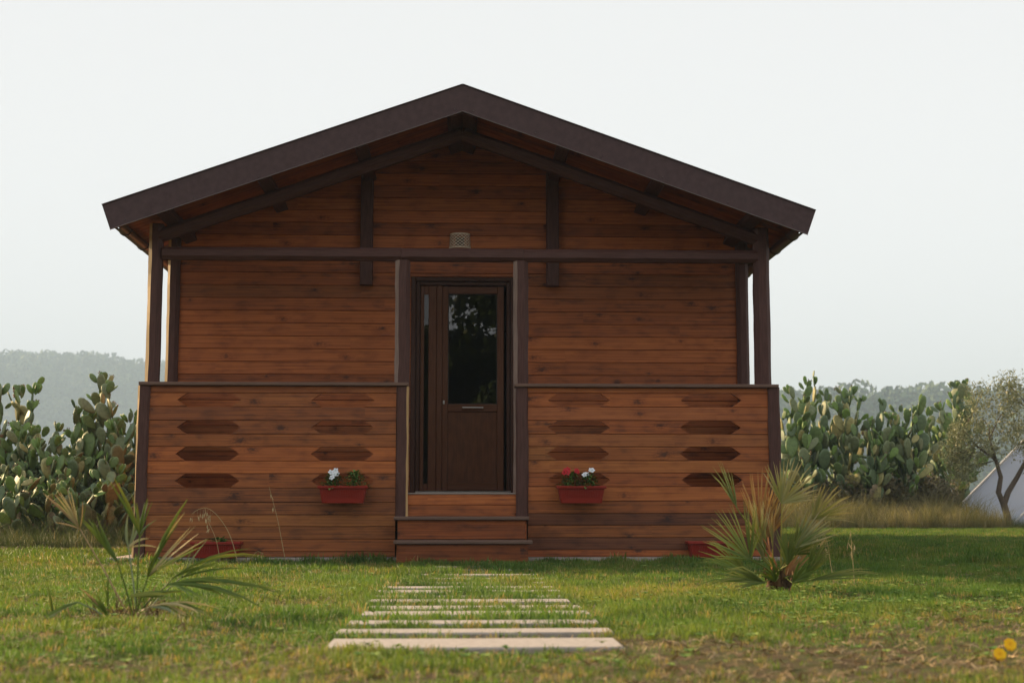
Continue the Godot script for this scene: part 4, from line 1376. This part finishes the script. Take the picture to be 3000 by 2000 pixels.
func build_palms() -> void:
	var green := Vector3(0.10, 0.15, 0.030)
	var olive := Vector3(0.24, 0.25, 0.070)
	var pale := Vector3(0.42, 0.36, 0.19)
	var brown := Vector3(0.26, 0.13, 0.05)
	var tan := Vector3(0.42, 0.27, 0.12)
	var p := thing("fan_palm", "bushy young fan palm with spiky green and dry brown fronds before the railing", "palm", Vector3(1.76, 0, 4.52))
	var o := Vector3(0.02, 0.08, 0)
	var rows := [
		# hub, direction, spread, length, leaflets, colours, droop
		[Vector3(-0.216, 0.463, 0.06), Vector3(-0.42, 0.92, 0.1), 40.0, 0.27, 17, green, olive, 0.02],
		[Vector3(0.045, 0.488, 0.02), Vector3(0.42, 0.85, 0.1), 115.0, 0.27, 22, olive, pale, 0.05],
		[Vector3(0.200, 0.400, 0.08), Vector3(0.62, 0.62, 0.1), 95.0, 0.27, 16, olive, pale, 0.10],
		[Vector3(-0.155, 0.184, 0.10), Vector3(-0.55, 0.83, 0.1), 112.0, 0.35, 24, green, olive, 0.03],
		[Vector3(0.040, 0.154, 0.14), Vector3(-0.02, 1.0, 0.15), 66.0, 0.23, 17, green, olive, 0.0],
		[Vector3(-0.110, 0.055, 0.12), Vector3(-0.93, 0.42, 0.2), 34.0, 0.40, 11, green, green * 1.3, 0.22],
		[Vector3(-0.090, 0.060, 0.16), Vector3(-0.80, 0.30, 0.3), 40.0, 0.30, 10, green, olive, 0.25],
		[Vector3(-0.066, 0.330, -0.06), Vector3(0.05, 1.0, 0.0), 62.0, 0.34, 20, brown, tan, 0.0],
		[Vector3(-0.010, 0.300, -0.10), Vector3(0.15, 1.0, 0.1), 70.0, 0.28, 18, brown, pale, 0.0],
		[Vector3(-0.075, 0.270, 0.02), Vector3(-0.1, 1.0, 0.1), 50.0, 0.26, 15, olive, pale, 0.0],
		[Vector3(0.150, 0.085, 0.08), Vector3(0.45, 0.85, 0.1), 46.0, 0.26, 12, green, olive, 0.02],
		[Vector3(0.120, 0.200, 0.00), Vector3(0.25, 0.95, -0.1), 60.0, 0.26, 14, green, olive, 0.0],
		[Vector3(0.170, 0.070, 0.10), Vector3(0.95, 0.22, 0.1), 16.0, 0.40, 5, green, olive, 0.10],
		[Vector3(-0.030, 0.240, 0.10), Vector3(-0.15, 1.0, 0.2), 40.0, 0.24, 13, olive, tan, 0.0],
		[Vector3(-0.160, 0.110, 0.02), Vector3(-0.75, 0.62, -0.2), 55.0, 0.30, 13, green, olive, 0.08],
		[Vector3(0.060, 0.060, 0.16), Vector3(0.5, 0.55, 0.5), 60.0, 0.20, 11, green, green * 1.4, 0.1],
		[Vector3(-0.040, 0.070, 0.20), Vector3(-0.35, 0.6, 0.6), 60.0, 0.20, 12, green, green * 1.4, 0.12]]
	for i in 5:
		var a := rng.randf_range(-1.3, 1.3)
		var hub := Vector3(sin(a) * 0.12, rng.randf_range(0.05, 0.30), rng.randf_range(-0.14, 0.2))
		var dead := rng.randf() < 0.12
		rows.append([hub, Vector3(sin(a), cos(a) * 0.9 + 0.2, rng.randf_range(-0.4, 0.5)), rng.randf_range(20.0, 60.0), rng.randf_range(0.2, 0.33), rng.randi_range(8, 13), brown if dead else green, tan if dead else pale, 0.03])
	for i in rows.size():
		var q: Array = rows[i]
		fan_frond(p, o + Vector3(rng.randf_range(-0.03, 0.03), 0, 0), q[0], q[1], q[2], q[3], q[4], q[5], q[6], q[7], 700 + i)
	var st := begin()
	for k in 46:
		var a := rng.randf() * TAU
		var rr := rng.randf_range(0.03, 0.075)
		var b := Vector3(0.02 + cos(a) * rr, rng.randf_range(-0.01, 0.06), sin(a) * rr)
		var e := b + Vector3(cos(a) * 0.025, rng.randf_range(0.05, 0.11), sin(a) * 0.025)
		var c := Vector3(0.07, 0.035, 0.018).lerp(Vector3(0.20, 0.12, 0.06), rng.randf())
		add_blade(st, [b, b.lerp(e, 0.6), e], [0.02, 0.016, 0.003], Vector3(cos(a), 0.2, sin(a)), [Color(c.x, c.y, c.z), Color(c.x, c.y, c.z), Color(c.x, c.y, c.z)], 0.3)
	add_tube(st, PackedVector3Array([Vector3(0.02, -0.03, 0), Vector3(0.02, 0.05, 0), Vector3(0.02, 0.12, 0)]), PackedFloat32Array([0.075, 0.065, 0.03]), 9, Color(0.07, 0.04, 0.022), 0.3)
	obj("fibrous_trunk", st.commit(), M.dry, p)

	# the sparse palm on the other side: leaflets given one by one
	p = thing("young_palm", "sparse young palm with long strap leaflets growing from a weedy bare patch", "palm", Vector3(-1.372, 0, 6.24))
	var tones := [Vector3(0.11, 0.17, 0.03), Vector3(0.22, 0.25, 0.04), Vector3(0.22, 0.27, 0.16), Vector3(0.48, 0.40, 0.2), Vector3(0.40, 0.28, 0.15), Vector3(0.07, 0.12, 0.025)]
	for f: Array in PALM:
		st = begin()
		var root := Vector3(f[0][0], f[0][1], f[0][2]) * 0.001
		var hub := Vector3(f[1][0], f[1][1], f[1][2]) * 0.001
		var sc: Vector3 = tones[f[2]]
		var seen := 0
		var second := false
		if root.distance_to(hub) > 0.02:
			add_tube(st, PackedVector3Array([root, root.lerp(hub, 0.5) + Vector3(0, 0.01, 0), hub]), PackedFloat32Array([0.0042, 0.0034, 0.0026]), 5, Color(sc.x, sc.y, sc.z))
		for l0: Array in f[3] + f[3]:
			var l := l0.duplicate()
			if second: l = [l0[0] + rng.randfn() * 22.0, l0[1] + rng.randfn() * 22.0, l0[2] + rng.randfn() * 40.0, l0[3] * 0.65, l0[4], 0 if l0[5] != 3 else 3]
			seen += 1
			second = seen >= f[3].size()
			var tip := Vector3(l[0], l[1], l[2]) * 0.001
			var w: float = l[3] * 0.00098
			var arch: float = l[4] * 0.001
			var c: Vector3 = tones[l[5]]
			var side := (tip - hub).cross(Vector3(0.2, 0.1, 1.0)).normalized()
			if side.y < 0.0: side = -side
			var cb := Color(c.x, c.y, c.z)
			var ct := Color(c.x * 1.25 + 0.03, c.y * 1.15 + 0.02, c.z * 1.1)
			var q := [hub, hub.lerp(tip, 0.25) + side * arch * 0.75, hub.lerp(tip, 0.5) + side * arch, hub.lerp(tip, 0.78) + side * arch * 0.7, tip]
			add_blade(st, q, [w * 0.45, w * 0.95, w, w * 0.6, 0.0012], Vector3(rng.randfn() * 0.4, 0.3, 1.0).normalized(), [cb, cb, cb, ct, ct], 0.45)
		obj("frond", st.commit(), M.leaf, p)
	st = begin()
	for k in 60:
		var b := Vector3(rng.randfn() * 0.11, -0.01, rng.randfn() * 0.08)
		var e := b + Vector3(rng.randfn() * 0.05, rng.randf_range(0.03, 0.13), rng.randfn() * 0.05)
		var c := Vector3(0.09, 0.05, 0.03).lerp(Vector3(0.26, 0.19, 0.09), rng.randf())
		add_blade(st, [b, b.lerp(e, 0.5), e], [0.004, 0.005, 0.001], Vector3(0, 0.2, 1), [Color(c.x, c.y, c.z), Color(c.x, c.y, c.z), Color(c.x, c.y, c.z)], 0.2)
	obj("dry_stubble", st.commit(), M.dry, p)

const PALM := [
	[[-6, 7, 0], [-65, 239, 60], 0, [[-224, 407, 40, 19, 7, 0], [-208, 418, 10, 18, 3, 0], [-184, 423, 50, 18, -6, 5], [-151, 386, 90, 15, -9, 0]]],
	[[3, 7, -10], [3, 346, -40], 0, [[-122, 593, -70, 16, 9, 1], [-85, 534, -60, 13, 4, 1], [-9, 487, -20, 18, 3, 1], [65, 402, 0, 9, 6, 2], [33, 488, -50, 9, 3, 2]]],
	[[4, 15, -30], [-52, 291, -80], 2, [[-61, 444, -100, 13, -9, 2], [9, 487, -90, 12, -12, 2], [39, 332, -60, 13, 12, 3], [-33, 415, -90, 9, -6, 2]]],
	[[12, 7, 30], [65, 174, 60], 0, [[215, 500, 30, 18, 12, 1], [182, 421, 60, 18, 9, 0], [205, 445, 20, 12, 15, 3], [237, 384, 50, 9, 3, 3], [276, 356, 80, 9, 3, 3], [304, 332, 40, 10, 4, 3], [298, 304, 90, 13, 6, 1], [116, 297, 60, 18, 6, 0]]],
	[[-33, 0, -40], [-266, 374, -90], 4, [[-439, 528, -120, 9, 4, 4], [-418, 516, -110, 9, 4, 4], [-378, 524, -80, 9, 4, 3], [-352, 534, -70, 7, 3, 3], [-304, 533, -70, 7, -3, 3], [-292, 460, -60, 7, -4, 4], [-374, 401, -90, 7, 4, 4], [-251, 490, -60, 6, -4, 4]]],
	[[12, 3, 60], [159, 145, 110], 5, [[648, 104, 140, 16, 33, 5], [568, 50, 180, 18, 33, 5], [427, 82, 160, 15, 24, 0], [501, 148, 90, 10, 21, 0], [353, 59, 190, 13, 18, 0]]],
	[[12, 0, 50], [89, 52, 110], 3, [[280, -13, 150, 15, 27, 3], [364, -9, 130, 15, 39, 2], [323, 15, 170, 13, 30, 3], [375, 47, 120, 12, 21, 3], [234, 0, 190, 12, 21, 2]]],
	[[-85, -9, 40], [-99, 7, 50], 0, [[-224, 132, 60, 12, 9, 4], [-188, 96, 50, 19, 6, 5], [-151, 82, 70, 18, 3, 0]]],
	[[-85, -9, 70], [-215, 71, 90], 2, [[-355, -49, 140, 19, 24, 2]]],
	[[0, 82, 90], [0, 96, 100], 1, [[228, 116, 140, 19, 6, 1], [175, 107, 150, 18, 4, 1]]],
	[[-107, 0, 10], [-111, 47, 10], 5, [[-111, 193, 0, 7, 3, 5], [-119, 163, 10, 7, 3, 5]]],
	[[27, 3, -20], [145, 163, -60], 0, [[442, 267, -90, 12, 27, 1], [531, 255, -110, 9, 45, 1], [353, 215, -70, 9, 15, 0]]],
	[[27, 3, -30], [175, 163, -90], 2, [[279, 326, -120, 6, 6, 2], [442, 200, -130, 10, 15, 5], [383, 237, -120, 9, 12, 0]]],
	[[-315, -45, 30], [-329, -22, 30], 0, [[-366, 119, 20, 12, 6, 0], [-352, 89, 40, 10, 4, 1], [-300, 45, 50, 9, 4, 4]]],
	[[-248, -42, 20], [-258, -22, 20], 4, [[-292, 74, 20, 7, 4, 4], [-226, 30, 40, 7, 4, 4]]],
	[[42, 0, 40], [56, 30, 50], 4, [[101, 148, 40, 7, 4, 4], [79, 163, 30, 7, 4, 1], [145, 82, 70, 7, 6, 4]]],
]


# ------------------------------------------------------------------ stalks and flowers
func oat(label: String, pts: Array, heads: int, sd: int, rad := 0.0022) -> void:
	var base: Vector3 = pts[0]
	var p := thing("oat_stalk", label, "dry grass stalk", Vector3(base.x, 0, base.z), "dry oat stalks")
	var o := Vector3(base.x, 0, base.z)
	var r := RandomNumberGenerator.new()
	r.seed = sd
	var c := Curve3D.new()
	for i in pts.size():
		var d: Vector3 = (pts[mini(i + 1, pts.size() - 1)] - pts[maxi(i - 1, 0)]) * 0.2
		c.add_point(pts[i] - o, -d, d)
	var line := c.tessellate_even_length(4, 0.05)
	var rad_l := PackedFloat32Array()
	for i in line.size(): rad_l.append(lerpf(rad, rad * 0.5, float(i) / line.size()))
	var st := begin()
	add_tube(st, line, rad_l, 5, Color(0.42, 0.33, 0.17))
	obj("stem", st.commit(), M.dry, p)
	for k in heads:
		st = begin()
		var q := c.sample_baked(c.get_baked_length() * lerpf(0.70, 1.0, (k + r.randf()) / heads))
		var d := Vector3(r.randfn() * 0.012, -r.randf_range(0.02, 0.05), r.randfn() * 0.012)
		add_tube(st, PackedVector3Array([q, q + d]), PackedFloat32Array([0.0008, 0.0006]), 3, Color(0.4, 0.32, 0.18))
		var e := q + d
		for j in 3:
			var v := Vector3(r.randfn() * 0.012, -r.randf_range(0.025, 0.05), r.randfn() * 0.01)
			var cc := Color(0.55, 0.44, 0.25) if j < 2 else Color(0.42, 0.28, 0.15)
			add_blade(st, [e, e + v * 0.5, e + v], [0.002, 0.0065, 0.001], Vector3(r.randfn() * 0.3, 0, 1).normalized(), [cc, cc, cc], 0.2)
		obj("spikelet", st.commit(), M.dry, p)

func build_stalks() -> void:
	var z := 0.4
	oat("dry oat stalk arching over with hanging spikelets before the left railing", [Vector3(-1.824, 0, z), Vector3(-1.88, 0.2, z), Vector3(-1.96, 0.35, z), Vector3(-2.07, 0.457, z), Vector3(-2.16, 0.455, z), Vector3(-2.215, 0.415, z)], 9, 1, 0.0035)
	oat("dry oat stalk standing beside the arching one, behind the ground planter's front", [Vector3(-1.96, 0, z + 0.05), Vector3(-2.0, 0.2, z + 0.05), Vector3(-2.07, 0.36, z + 0.05), Vector3(-2.10, 0.47, z + 0.05)], 6, 2, 0.003)
	oat("tall thin dry stalk standing alone before the left railing", [Vector3(-1.425, 0, z), Vector3(-1.47, 0.22, z), Vector3(-1.51, 0.40, z), Vector3(-1.578, 0.64, z)], 2, 3, 0.003)
	oat("short withered stalk leaning at the foot of the left railing", [Vector3(-1.72, 0, z), Vector3(-1.70, 0.07, z), Vector3(-1.66, 0.11, z), Vector3(-1.62, 0.09, z)], 4, 4, 0.003)
	oat("dry oat stalk right of the fan palm, bending over at its top", [Vector3(2.13, 0, 4.4), Vector3(2.11, 0.13, 4.4), Vector3(2.09, 0.27, 4.4), Vector3(2.06, 0.34, 4.4), Vector3(2.02, 0.31, 4.4)], 5, 5)
	oat("slim upright dry stalk in the shaded lawn right of the fan palm", [Vector3(2.24, 0, 4.4), Vector3(2.235, 0.16, 4.4), Vector3(2.225, 0.34, 4.4)], 3, 6)
	# two yellow flowers close to the viewer
	var ym := flower_mesh(0.019, 8, Vector3(0.85, 0.42, 0.01), Vector3(0.95, 0.58, 0.015), Color(0.9, 0.45, 0.02))
	for s: Array in [[Vector3(1.700, 0.0, 8.05), 0.044, "yellow flower in the near lawn, the upper of two"], [Vector3(1.640, 0.0, 8.12), 0.022, "yellow flower in the near lawn, the lower of two"]]:
		var p := thing("yellow_flower", s[2], "flower", s[0], "yellow flowers in the lawn")
		var st := begin()
		add_tube(st, PackedVector3Array([Vector3.ZERO, Vector3(0.002, s[1] * 0.6, 0), Vector3(0, s[1], 0.002)]), PackedFloat32Array([0.0012, 0.001, 0.001]), 4, Color(0.09, 0.15, 0.04))
		obj("stem", st.commit(), M.leaf, p)
		blossom(p, ym, Vector3(0, s[1], 0.002), Vector3(0.05, 0.35, 1.0))
		blossom(p, ym, Vector3(0, s[1] + 0.003, 0.004), Vector3(-0.05, 0.6, 0.9))

# ------------------------------------------------------------------ lawn
func tuft_mesh(sd: int, n: int, h0: float, h1: float, w: float, rad: float) -> ArrayMesh:
	var r := RandomNumberGenerator.new()
	r.seed = sd
	var st := begin()
	for i in n:
		var a := r.randf() * TAU
		var b := Vector3(cos(a), 0, sin(a)) * rad * sqrt(r.randf())
		var h := r.randf_range(h0, h1)
		var lean := Vector3(r.randfn(), 0, r.randfn()) * 0.42 * h
		var t := r.randf_range(0.72, 1.22)
		var s := Vector3(-sin(a * 3.0 + i), 0, cos(a * 3.0 + i)) * w * 0.5
		var c0 := Color(t * 0.8, t * 0.8, t * 0.8)
		var c1 := Color(t * 1.1, t * 1.05, t)
		var m := b + lean * 0.35 + Vector3(0, h * 0.6, 0)
		var e := b + lean + Vector3(0, h * 0.95, 0)
		var nn := (s.cross(Vector3.UP)).normalized()
		nn = (nn + Vector3(0, 0.6, 0)).normalized()
		vert(st, b - s, nn, Vector2.ZERO, c0); vert(st, m - s * 0.8, nn, Vector2.ZERO, c1); vert(st, b + s, nn, Vector2.ZERO, c0)
		vert(st, b + s, nn, Vector2.ZERO, c0); vert(st, m - s * 0.8, nn, Vector2.ZERO, c1); vert(st, m + s * 0.8, nn, Vector2.ZERO, c1)
		vert(st, m - s * 0.8, nn, Vector2.ZERO, c1); vert(st, e, nn, Vector2.ZERO, c1); vert(st, m + s * 0.8, nn, Vector2.ZERO, c1)
	return st.commit()

func rosette_mesh(sd: int, n: int, l: float) -> ArrayMesh:
	var r := RandomNumberGenerator.new()
	r.seed = sd
	var st := begin()
	for i in n:
		var a := TAU * (i + r.randf() * 0.7) / n
		var d := Vector3(cos(a), r.randf_range(0.1, 0.7), sin(a)).normalized()
		var t := r.randf_range(0.8, 1.2)
		var c := Color(t, t, t)
		var q := l * r.randf_range(0.6, 1.0)
		var b := Vector3(0, 0.012, 0)
		add_blade(st, [b, b + d * q * 0.55, b + d * q + Vector3(0, -q * 0.18, 0)], [0.002, q * 0.55, q * 0.1], Vector3.UP, [c, c, c], 0.15)
	return st.commit()

# 0 bare earth .. 1 full turf
func turf(x: float, z: float) -> float:
	var v := 0.86 + 0.75 * noise_b.get_noise_2d(x * 1.1 + 9.0, z * 0.8)
	for e: Array in [[1.25, 8.2, 0.75, 0.65, 0.6], [1.9, 7.4, 0.6, 0.45, 0.45], [0.75, 8.3, 0.5, 0.35, 0.4], [-1.66, 6.3, 0.42, 0.22, 1.1], [-1.3, 6.2, 0.35, 0.22, 0.6], [1.75, 4.5, 0.32, 0.22, 0.3], [-2.75, 0.6, 0.9, 0.45, 0.9], [0.65, 7.6, 0.4, 0.25, 0.5], [-0.65, 5.4, 0.3, 0.3, 0.4], [-0.55, 7.7, 0.25, 0.2, 0.4], [2.5, 6.3, 0.5, 0.3, 0.5]]:
		var q: float = pow((x - e[0]) / e[2], 2.0) + pow((z - e[1]) / e[3], 2.0)
		v -= e[4] * exp(-q)
	if z > 7.4: v -= 0.16 + 0.25 * noise_a.get_noise_2d(x * 2.2, z * 2.2)
	return clampf(v, 0.0, 1.0)

func dryness(x: float, z: float) -> float:
	var v := 0.08 + 0.55 * noise_c.get_noise_2d(x * 0.9 - 31.0, z * 0.7)
	for e: Array in [[0.8, 5.0, 0.5, 0.6, 0.5], [-0.6, 5.3, 0.3, 0.6, 0.5], [1.1, 4.2, 0.6, 0.5, 0.4], [-2.6, 1.6, 0.9, 0.6, 0.35], [1.4, 8.2, 0.8, 0.6, 0.45], [-0.4, 7.9, 0.3, 0.2, 0.4]]:
		var q: float = pow((x - e[0]) / e[2], 2.0) + pow((z - e[1]) / e[3], 2.0)
		v += e[4] * exp(-q)
	return clampf(v, 0.0, 1.0)

func on_slab(x: float, z: float, m: float) -> bool:
	for s: Array in slab_boxes:
		if x > s[0] + m and x < s[1] - m and z > s[2] + m and z < s[3] - m: return true
	return false

func scatter(called: String, label: String, category: String, mesh: ArrayMesh, material: Material, xf: Array, cols: Array) -> void:
	var mm := MultiMesh.new()
	mm.transform_format = MultiMesh.TRANSFORM_3D
	mm.use_colors = true
	mm.mesh = mesh
	mm.instance_count = xf.size()
	for i in xf.size():
		mm.set_instance_transform(i, xf[i])
		mm.set_instance_color(i, cols[i])
	var o := MultiMeshInstance3D.new()
	o.name = numbered(called)
	o.multimesh = mm
	o.material_override = material
	o.set_meta("kind", "stuff")
	tag(o, label, category)
	add_child(o)

func build_grass() -> void:
	var lush := Vector3(0.165, 0.30, 0.065)
	var deep := Vector3(0.08, 0.165, 0.045)
	var yellow := Vector3(0.34, 0.36, 0.08)
	var straw := Vector3(0.46, 0.36, 0.17)
	var zones := [
		# z from, z to, tufts per square metre, size, mesh
		[3.0, 9.3, 1500.0, 1.0, tuft_mesh(1, 11, 0.018, 0.055, 0.0034, 0.028), "short green lawn grass with dry patches in the foreground around the path"],
		[0.17, 3.0, 1000.0, 1.0, tuft_mesh(2, 10, 0.02, 0.06, 0.0046, 0.034), "lawn grass close to the cabin front"],
		[-22.0, 0.17, 420.0, 1.15, tuft_mesh(3, 11, 0.02, 0.06, 0.0065, 0.05), "shaded lawn reaching back beside the cabin to the prickly pears"]]
	for zn: Array in zones:
		var xf: Array = []
		var cols: Array = []
		var z0: float = zn[0]
		var z1: float = zn[1]
		var step := 0.25
		var z := z0
		while z < z1:
			var dep := 12.44 - z
			var xa := -0.345 * dep - 0.3
			var xb := 0.42 * dep + 0.3
			var n := int((xb - xa) * step * zn[2])
			for i in n:
				var x := rng.randf_range(xa, xb)
				var zz := z + rng.randf() * step
				if zz < 0.17 and x > -3.2 and x < 3.0: continue
				if zz < 0.62 and x > -0.52 and x < 0.61: continue
				if zz < -3.5 - 0.4 * noise_b.get_noise_1d(x * 2.0) and x < -2.5: continue
				var k := turf(x, zz)
				var keep := 0.12 + 0.88 * k
				if rng.randf() > keep: continue
				if on_slab(x, zz, 0.0) and (zz > 7.2 or rng.randf() > 0.02 + 0.25 * maxf(0.0, noise_b.get_noise_2d(x * 4.0 + 5.0, zz * 3.0))): continue
				var dr := dryness(x, zz)
				var c := deep.lerp(lush, clampf(0.5 + 0.9 * noise_a.get_noise_2d(x * 1.7, zz * 1.3) + rng.randfn() * 0.2, 0.0, 1.0))
				c = c.lerp(yellow, clampf(dr * 1.0 + rng.randfn() * 0.12, 0.0, 1.0))
				if rng.randf() < 0.03 + 0.35 * maxf(0.0, dr - 0.35) + 0.30 * (1.0 - k): c = straw
				var s: float = 0.82 * zn[3] * rng.randf_range(0.6, 1.25) * (0.65 + 0.4 * k) * (1.0 + 0.5 * maxf(0.0, noise_b.get_noise_2d(x * 3.1, zz * 3.1)))
				if x > -0.43 and x < 0.56 and zz > 0.9 and zz < 7.5: s *= 1.27
				if zz > 7.0: s *= 0.85
				if zz < 0.7 and zz > 0.1: s *= 1.0 + 1.6 * maxf(0.0, noise_b.get_noise_2d(x * 2.3, zz * 2.0))
				var b := Basis(Vector3.UP, rng.randf() * TAU).scaled(Vector3(s, s * rng.randf_range(0.75, 1.2), s))
				xf.append(Transform3D(b, Vector3(x, ground_y(x, zz) - 0.003, zz)))
				cols.append(Color(c.x, c.y, c.z))
			z += step
		scatter("lawn", zn[5], "grass", zn[4], M.grass, xf, cols)
	# broad leaved weeds and clover
	var xf: Array = []
	var cols: Array = []
	for i in 11000:
		var z := rng.randf_range(0.3, 8.4)
		var dep := 12.44 - z
		var x := rng.randf_range(-0.34 * dep, 0.41 * dep)
		if on_slab(x, z, -0.05) or (z < 0.7 and absf(x) < 0.65): continue
		var want := 0.16 + 0.9 * exp(-pow((x - 2.3) / 0.9, 2.0) - pow((z - 5.2) / 1.0, 2.0)) + 0.75 * exp(-pow((x - 1.7) / 0.5, 2.0) - pow((z - 6.3) / 0.5, 2.0)) + 0.5 * exp(-pow((x + 2.0) / 0.9, 2.0) - pow((z - 3.6) / 1.6, 2.0))
		if rng.randf() > want or noise_a.get_noise_2d(x * 2.5 + 70.0, z * 2.5) < -0.1: continue
		var s := rng.randf_range(0.5, 1.15)
		xf.append(Transform3D(Basis(Vector3.UP, rng.randf() * TAU).scaled(Vector3(s, s, s)), Vector3(x, ground_y(x, z) + rng.randf_range(0.005, 0.03), z)))
		var c := Vector3(0.13, 0.24, 0.045).lerp(Vector3(0.34, 0.42, 0.10), pow(rng.randf(), 2.0))
		cols.append(Color(c.x, c.y, c.z))
	scatter("lawn_weeds", "small broad leaved weeds scattered through the lawn", "weeds", rosette_mesh(5, 6, 0.028), M.weed, xf, cols)
	# clods and dry litter on the bare patches
	xf = []
	cols = []
	for i in 16000:
		var z := rng.randf_range(0.4, 8.9)
		var dep := 12.44 - z
		var x := rng.randf_range(-0.34 * dep, 0.41 * dep)
		if on_slab(x, z, -0.01) or rng.randf() < turf(x, z) * 0.93: continue
		var s := rng.randf_range(0.3, 1.2)
		xf.append(Transform3D(Basis(Vector3(rng.randfn() * 0.3, 1, rng.randfn() * 0.3).normalized(), rng.randf() * TAU).scaled(Vector3(s, s, s)), Vector3(x, ground_y(x, z) + 0.006, z)))
		var c := Vector3(0.14, 0.09, 0.05).lerp(Vector3(0.44, 0.33, 0.18), rng.randf())
		cols.append(Color(c.x, c.y, c.z))
	var st := begin()
	add_blade(st, [Vector3(-0.03, 0, 0), Vector3(0, 0.006, 0.006), Vector3(0.035, 0.002, 0)], [0.003, 0.006, 0.001], Vector3.UP, [Color.WHITE, Color.WHITE, Color.WHITE], 0.3)
	add_blade(st, [Vector3(0.01, 0, -0.02), Vector3(0.015, 0.008, 0.0), Vector3(0.01, 0.003, 0.025)], [0.002, 0.004, 0.001], Vector3.UP, [Color.WHITE, Color.WHITE, Color.WHITE], 0.3)
	scatter("dry_litter", "dry leaf litter lying on the bare earth patches", "litter", st.commit(), M.dry, xf, cols)
	# tall meadow grass in front of the prickly pears
	for side in 2:
		xf = []
		cols = []
		var mesh := tuft_mesh(9, 16, 0.25, 1.05, 0.010, 0.13) if side == 0 else tuft_mesh(10, 18, 0.3, 1.25, 0.013, 0.2)
		var n := 4200 if side == 0 else 5200
		for i in n:
			var x := rng.randf_range(-8.0, -3.6) if side == 0 else rng.randf_range(6.6, 18.0)
			var z := rng.randf_range(-9.5, -4.6) if side == 0 else rng.randf_range(-24.0, -18.6)
			if side == 0 and x > -0.33 * (12.44 - z) + 2.3: continue
			var back := (z + 9.5) / 4.9 if side == 0 else (z + 24.0) / 5.4
			var t := rng.randf()
			var s := lerpf(1.0, 0.4, back) * rng.randf_range(0.45, 1.1) * (0.85 + 0.6 * noise_a.get_noise_2d(x * 0.8, z * 0.8))
			s *= 0.8 if side == 0 else 1.2
			if side == 1 and x > 12.2: s *= 0.35
			var c: Vector3
			if side == 0:
				c = Vector3(0.045, 0.075, 0.03).lerp(Vector3(0.12, 0.15, 0.07), t * t)
				if t > 0.94: c = Vector3(0.34, 0.28, 0.16)
			else:
				c = Vector3(0.11, 0.125, 0.05).lerp(Vector3(0.36, 0.31, 0.18), t)
				if x > 12.4: c = c.lerp(Vector3(0.10, 0.15, 0.04), 0.7)
			xf.append(Transform3D(Basis(Vector3.UP, rng.randf() * TAU).scaled(Vector3(s, s, s)), Vector3(x, 0, z)))
			cols.append(Color(c.x, c.y, c.z))
		scatter("tall_grass", "tall green weeds and grass at the foot of the left prickly pears" if side == 0 else "tall straw coloured meadow grass before the prickly pears on the right", "tall grass", mesh, M.grass, xf, cols)
	# bushes that fill the foot of the hedges
	for side in 2:
		xf = []
		cols = []
		for i in 420:
			var x := rng.randf_range(-8.2, -4.2) if side == 0 else rng.randf_range(7.2, 12.3)
			var z := rng.randf_range(-11.0, -8.0) if side == 0 else rng.randf_range(-25.5, -22.2)
			var s := rng.randf_range(0.16, 0.34) * (1.0 if side == 0 else 1.35)
			xf.append(Transform3D(Basis(Vector3.UP, rng.randf() * TAU).scaled(Vector3(s * 1.2, s, s)), Vector3(x, rng.randf_range(0.1, 0.85 if side == 0 else 1.1), z)))
			var c := Vector3(0.04, 0.07, 0.028).lerp(Vector3(0.10, 0.13, 0.05), rng.randf()) if side == 0 else Vector3(0.09, 0.085, 0.04).lerp(Vector3(0.20, 0.16, 0.09), rng.randf())
			cols.append(Color(c.x, c.y, c.z))
		scatter("undergrowth", "dark bushy undergrowth between the stems of the left prickly pears" if side == 0 else "dry brushwood between the stems of the prickly pears on the right", "undergrowth", crown_mesh(55, 150, 0.13), M.leaf, xf, cols)
